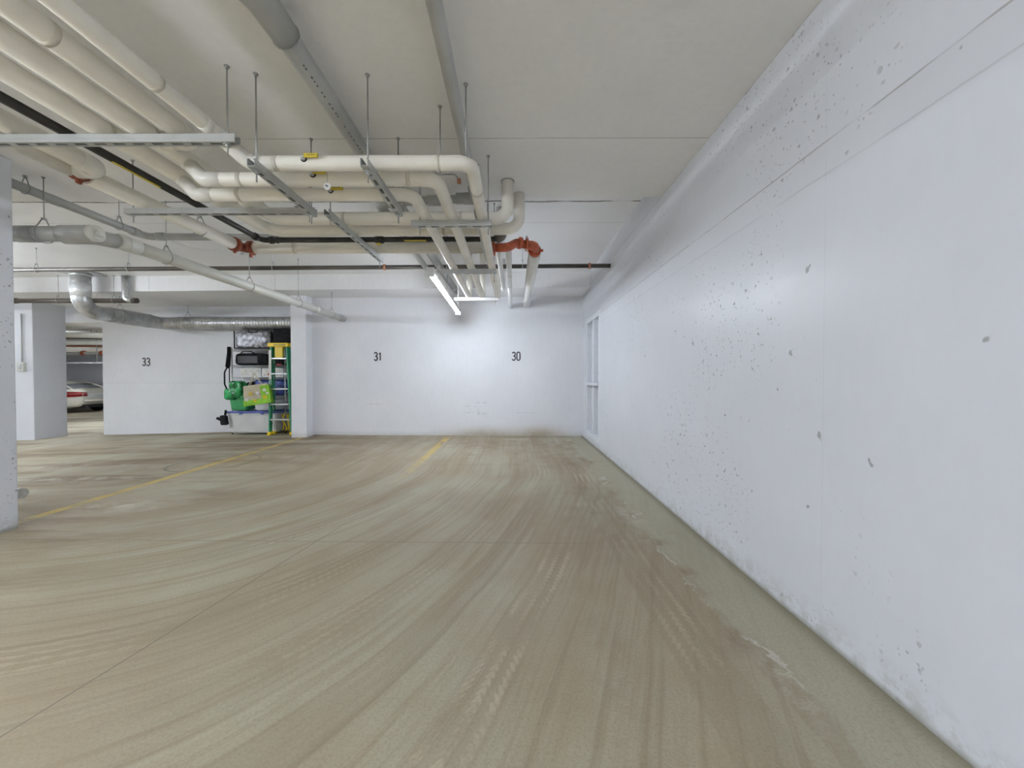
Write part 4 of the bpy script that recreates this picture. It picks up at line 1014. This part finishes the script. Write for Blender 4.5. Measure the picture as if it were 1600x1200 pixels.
# ---------------------------------------------------------------- far background pipes
def far(pts, r, mat, label, R=.1): return pipe('far_pipe', pts, r, R, M[mat], label, group='pipes in the far bay', seg=14)
far([(-26, 11.2, 2.62), (-9.0, 12.6, 2.42)], .085, 'pvc_light', 'thick grey pipe slanting high in the far bay')
far([(-26, 12.3, 2.42), (-8.5, 12.5, 2.40)], .045, 'steel_dark', 'slim steel pipe just below the slanting pipe in the far bay')
far([(-26, 12.8, 2.33), (-8.5, 12.9, 2.27)], .075, 'pvc_light', 'grey pipe second from the top in the far bay')
far([(-26, 13.3, 2.25), (-8.5, 13.3, 2.20)], .030, 'rust', 'thin rusty pipe in the far bay')
far([(-26, 13.6, 2.16), (-8.5, 13.9, 2.06)], .13, 'jacket', 'thick cream insulated pipe in the far bay')
fp = far([(-26, 13.2, 1.98), (-8.5, 13.2, 1.95)], .055, 'galv', 'bright steel pipe with red couplings, lowest in the far bay')
for x in (-14.9, -14.25):
    b = MB(); b.tube([(x, 13.2, 1.965), (x + .09, 13.2, 1.965)], .085, 14); b.build('coupling', M['rust'], fp)
far([(-19, 15.5, 1.72), (-8.5, 15.5, 1.72)], .03, 'pvc', 'thin grey conduit low on the far wall')

for i, (x, y, z) in enumerate(((-14.9, 12.3, 2.50), (-14.2, 12.85, 2.40), (-15.2, 13.7, 2.24), (-14.4, 13.2, 2.0), (-14.6, 15.5, 1.74), (-16.9, 15.5, 1.74), (-10.0, 15.5, 1.74))):
    t = thing('hanger_rod', 'thin threaded rod holding pipes in the far bay', 'pipe hanger', (x, y, z), 'hanger rods in the far bay')
    rod_part(t, x, y, z, 2.74, .008)
# ---------------------------------------------------------------- car
def car():
    # local: nose at -x, tail at +x (x = 0 at tail), y: left side negative
    gx, gy = -18.15, 16.75
    z0 = fz(-20.4)
    t = thing('car', 'cream white sedan parked beyond the columns, tail facing right', 'car', (gx, gy, z0))
    tilt = Matrix.Translation((gx, gy, z0 + .05)) @ Matrix.Rotation(-.0235, 4, 'Y')
    def sect(x, hw, zb, zbelt, crown):
        pts = [(-hw * .86, zb), (-hw * .97, zb + .10), (-hw, zb + .28), (-hw * .985, zbelt - .12), (-hw * .93, zbelt - .02), (-hw * .75, zbelt + crown * .6),
               (0, zbelt + crown), (hw * .75, zbelt + crown * .6), (hw * .93, zbelt - .02), (hw * .985, zbelt - .12), (hw, zb + .28), (hw * .97, zb + .10), (hw * .86, zb)]
        return [Vector((x, y, z)) for y, z in pts]
    st = [(0.0, .66, .42, .90, .02), (-.05, .76, .30, .97, .03), (-.16, .83, .25, 1.0, .03), (-.45, .875, .22, 1.0, .03), (-1.1, .885, .20, .97, .03), (-2.2, .89, .18, .94, .02),
          (-3.2, .885, .18, .90, .05), (-3.9, .87, .20, .82, .07), (-4.35, .82, .22, .72, .06), (-4.55, .68, .30, .60, .04)]
    b = MB(); rings = [[b.bm.verts.new(tilt @ p) for p in sect(*s)] for s in st]
    for i in range(len(rings) - 1):
        for k in range(12):
            f = b.bm.faces.new((rings[i][k], rings[i][k + 1], rings[i + 1][k + 1], rings[i + 1][k])); f.smooth = True
        f = b.bm.faces.new((rings[i][12], rings[i][0], rings[i + 1][0], rings[i + 1][12]))
    b.bm.faces.new(rings[0]); b.bm.faces.new(rings[-1][::-1])
    b.build('body', M['car'], t)
    # greenhouse
    gh = [(-.42, .70, .99, .62, 1.00), (-.95, .76, .98, .56, 1.25), (-1.45, .78, .97, .55, 1.40), (-2.1, .79, .96, .56, 1.43), (-2.7, .79, .95, .56, 1.37), (-3.45, .76, .93, .66, .95)]
    b = MB(); rr = []
    for x, hb, zb, ht, zt in gh:
        rr.append([b.bm.verts.new(tilt @ Vector(p)) for p in ((x, -hb, zb), (x, -ht, zt - .02), (x, 0, zt + .01), (x, ht, zt - .02), (x, hb, zb))])
    for i in range(len(rr) - 1):
        for k in range(4): f = b.bm.faces.new((rr[i][k], rr[i][k + 1], rr[i + 1][k + 1], rr[i + 1][k])); f.smooth = True
        b.bm.faces.new((rr[i][4], rr[i][0], rr[i + 1][0], rr[i + 1][4]))
    b.bm.faces.new(rr[0]); b.bm.faces.new(rr[-1][::-1])
    b.build('window_glass', M['glass_dark'], t)
    b = MB(); rr = []
    for x, ht, zt in ((-.90, .58, 1.235), (-1.45, .575, 1.405), (-2.1, .585, 1.435), (-2.72, .58, 1.37)):
        rr.append([b.bm.verts.new(tilt @ Vector(p)) for p in ((x, -ht, zt - .045), (x, -ht * .93, zt + .0), (x, 0, zt + .018), (x, ht * .93, zt + .0), (x, ht, zt - .045))])
    for i in range(3):
        for k in range(4): f = b.bm.faces.new((rr[i][k], rr[i][k + 1], rr[i + 1][k + 1], rr[i + 1][k])); f.smooth = True
    b.build('roof', M['car'], t)
    for s in (-1, 1):
        b = MB(); b.tube([tilt @ Vector(p) for p in ((-.40, s * .69, 1.0), (-.92, s * .585, 1.22), (-1.40, s * .56, 1.385))], .028, 8); b.build('pillar', M['car'], t)
        b = MB(); b.tube([tilt @ Vector(p) for p in ((-2.05, s * .80, .97), (-2.05, s * .60, 1.40))], .022, 8); b.build('pillar', M['glass_dark'], t)
        # tail lights wrapping the corner
        b = MB(); tb = bmesh.new(); q = MB.__new__(MB); q.bm = tb
        prof = [(-.50, .885), (-.16, .852), (-.045, .785), (.012, .62), (.010, .50)]
        lo = []; hi = []
        for i, (x, y) in enumerate(prof):
            lo.append(tb.verts.new(tilt @ Vector((x, s * (y + .004), .67 + i * .008)))); hi.append(tb.verts.new(tilt @ Vector((x - .01, s * (y + .002), .90 - i * .012))))
        for i in range(4): f = tb.faces.new((lo[i], lo[i + 1], hi[i + 1], hi[i])); f.smooth = True
        bmesh.ops.solidify(tb, geom=list(tb.faces), thickness=.02); b.merge(tb); tl = b.build('tail_light', M['tail'], t)
        b = MB(); b.tube([tilt @ Vector((x + .012, s * (y + .018), .80)) for x, y in prof], .012, 6); b.build('light_strip', M['tail_clear'], tl)
        b = MB(); b.cyl(tilt @ Vector((.0, s * .52, .25)), tilt @ Vector((-.14, s * .52, .26)), .045, 12); b.build('exhaust', M['steel_dark'], t)
        for xw in (-.98, -3.74):
            b = MB(); c_ = tilt @ Vector((xw, s * .79, .315)); c_.z = z0 + (fz(c_.x) - z0) + .315
            b.tube([c_ + Vector((0, -.11, 0)), c_ + Vector((0, -.10, 0)), c_ + Vector((0, .10, 0)), c_ + Vector((0, .11, 0))], [.27, .315, .315, .27], 28); wl = b.build('wheel', M['rubber'], t)
            b = MB()
            b.tube([c_ + Vector((0, s * .112, 0)), c_ + Vector((0, s * .118, 0))], .07, 14)
            for k in range(7):
                a = 2 * PI * k / 7; b.tube([c_ + Vector((0, s * .115, 0)), c_ + Vector((math.cos(a) * .21, s * .115, math.sin(a) * .21))], .022, 6)
            b.tube(torus_pts(c_ + Vector((0, s * .113, 0)), (0, 1, 0), .215, 24), .014, 6); b.build('rim', M['alu'], wl)
    b = MB(); b.box(.006, .022, -.47, .47, .63, .80, tilt); b.build('plate_recess', M['clear'], t)
    b = MB(); b.box(.022, .030, -.26, .26, .655, .775, tilt); pl = b.build('licence_plate', M['plate'], t)
    b = MB()
    for k in range(6): b.box(.030, .032, -.20 + k * .065, -.165 + k * .065, .68, .745, tilt)
    b.build('plate_characters', M['pvc'], pl)
    b = MB(); b.tube([tilt @ Vector(p) for p in ((.02, -.66, .50), (.07, -.5, .48), (.09, 0, .48), (.07, .5, .48), (.02, .66, .50))], .055, 10); b.build('bumper', M['car'], t)
    b = MB(); b.box(-.5, -.02, -.66, .66, .20, .34, tilt); b.build('underbody', M['rubber'], t)
    b = MB(); b.box(-.30, .0, -.60, .60, 1.00, 1.028, tilt); b.build('trunk_lip', M['car'], t)
    b = MB(); b.bbox(-1.62, -1.50, -.02, .02, 1.42, 1.49, .01, 1, tilt); b.build('antenna', M['rubber'], t)
    return t
car()
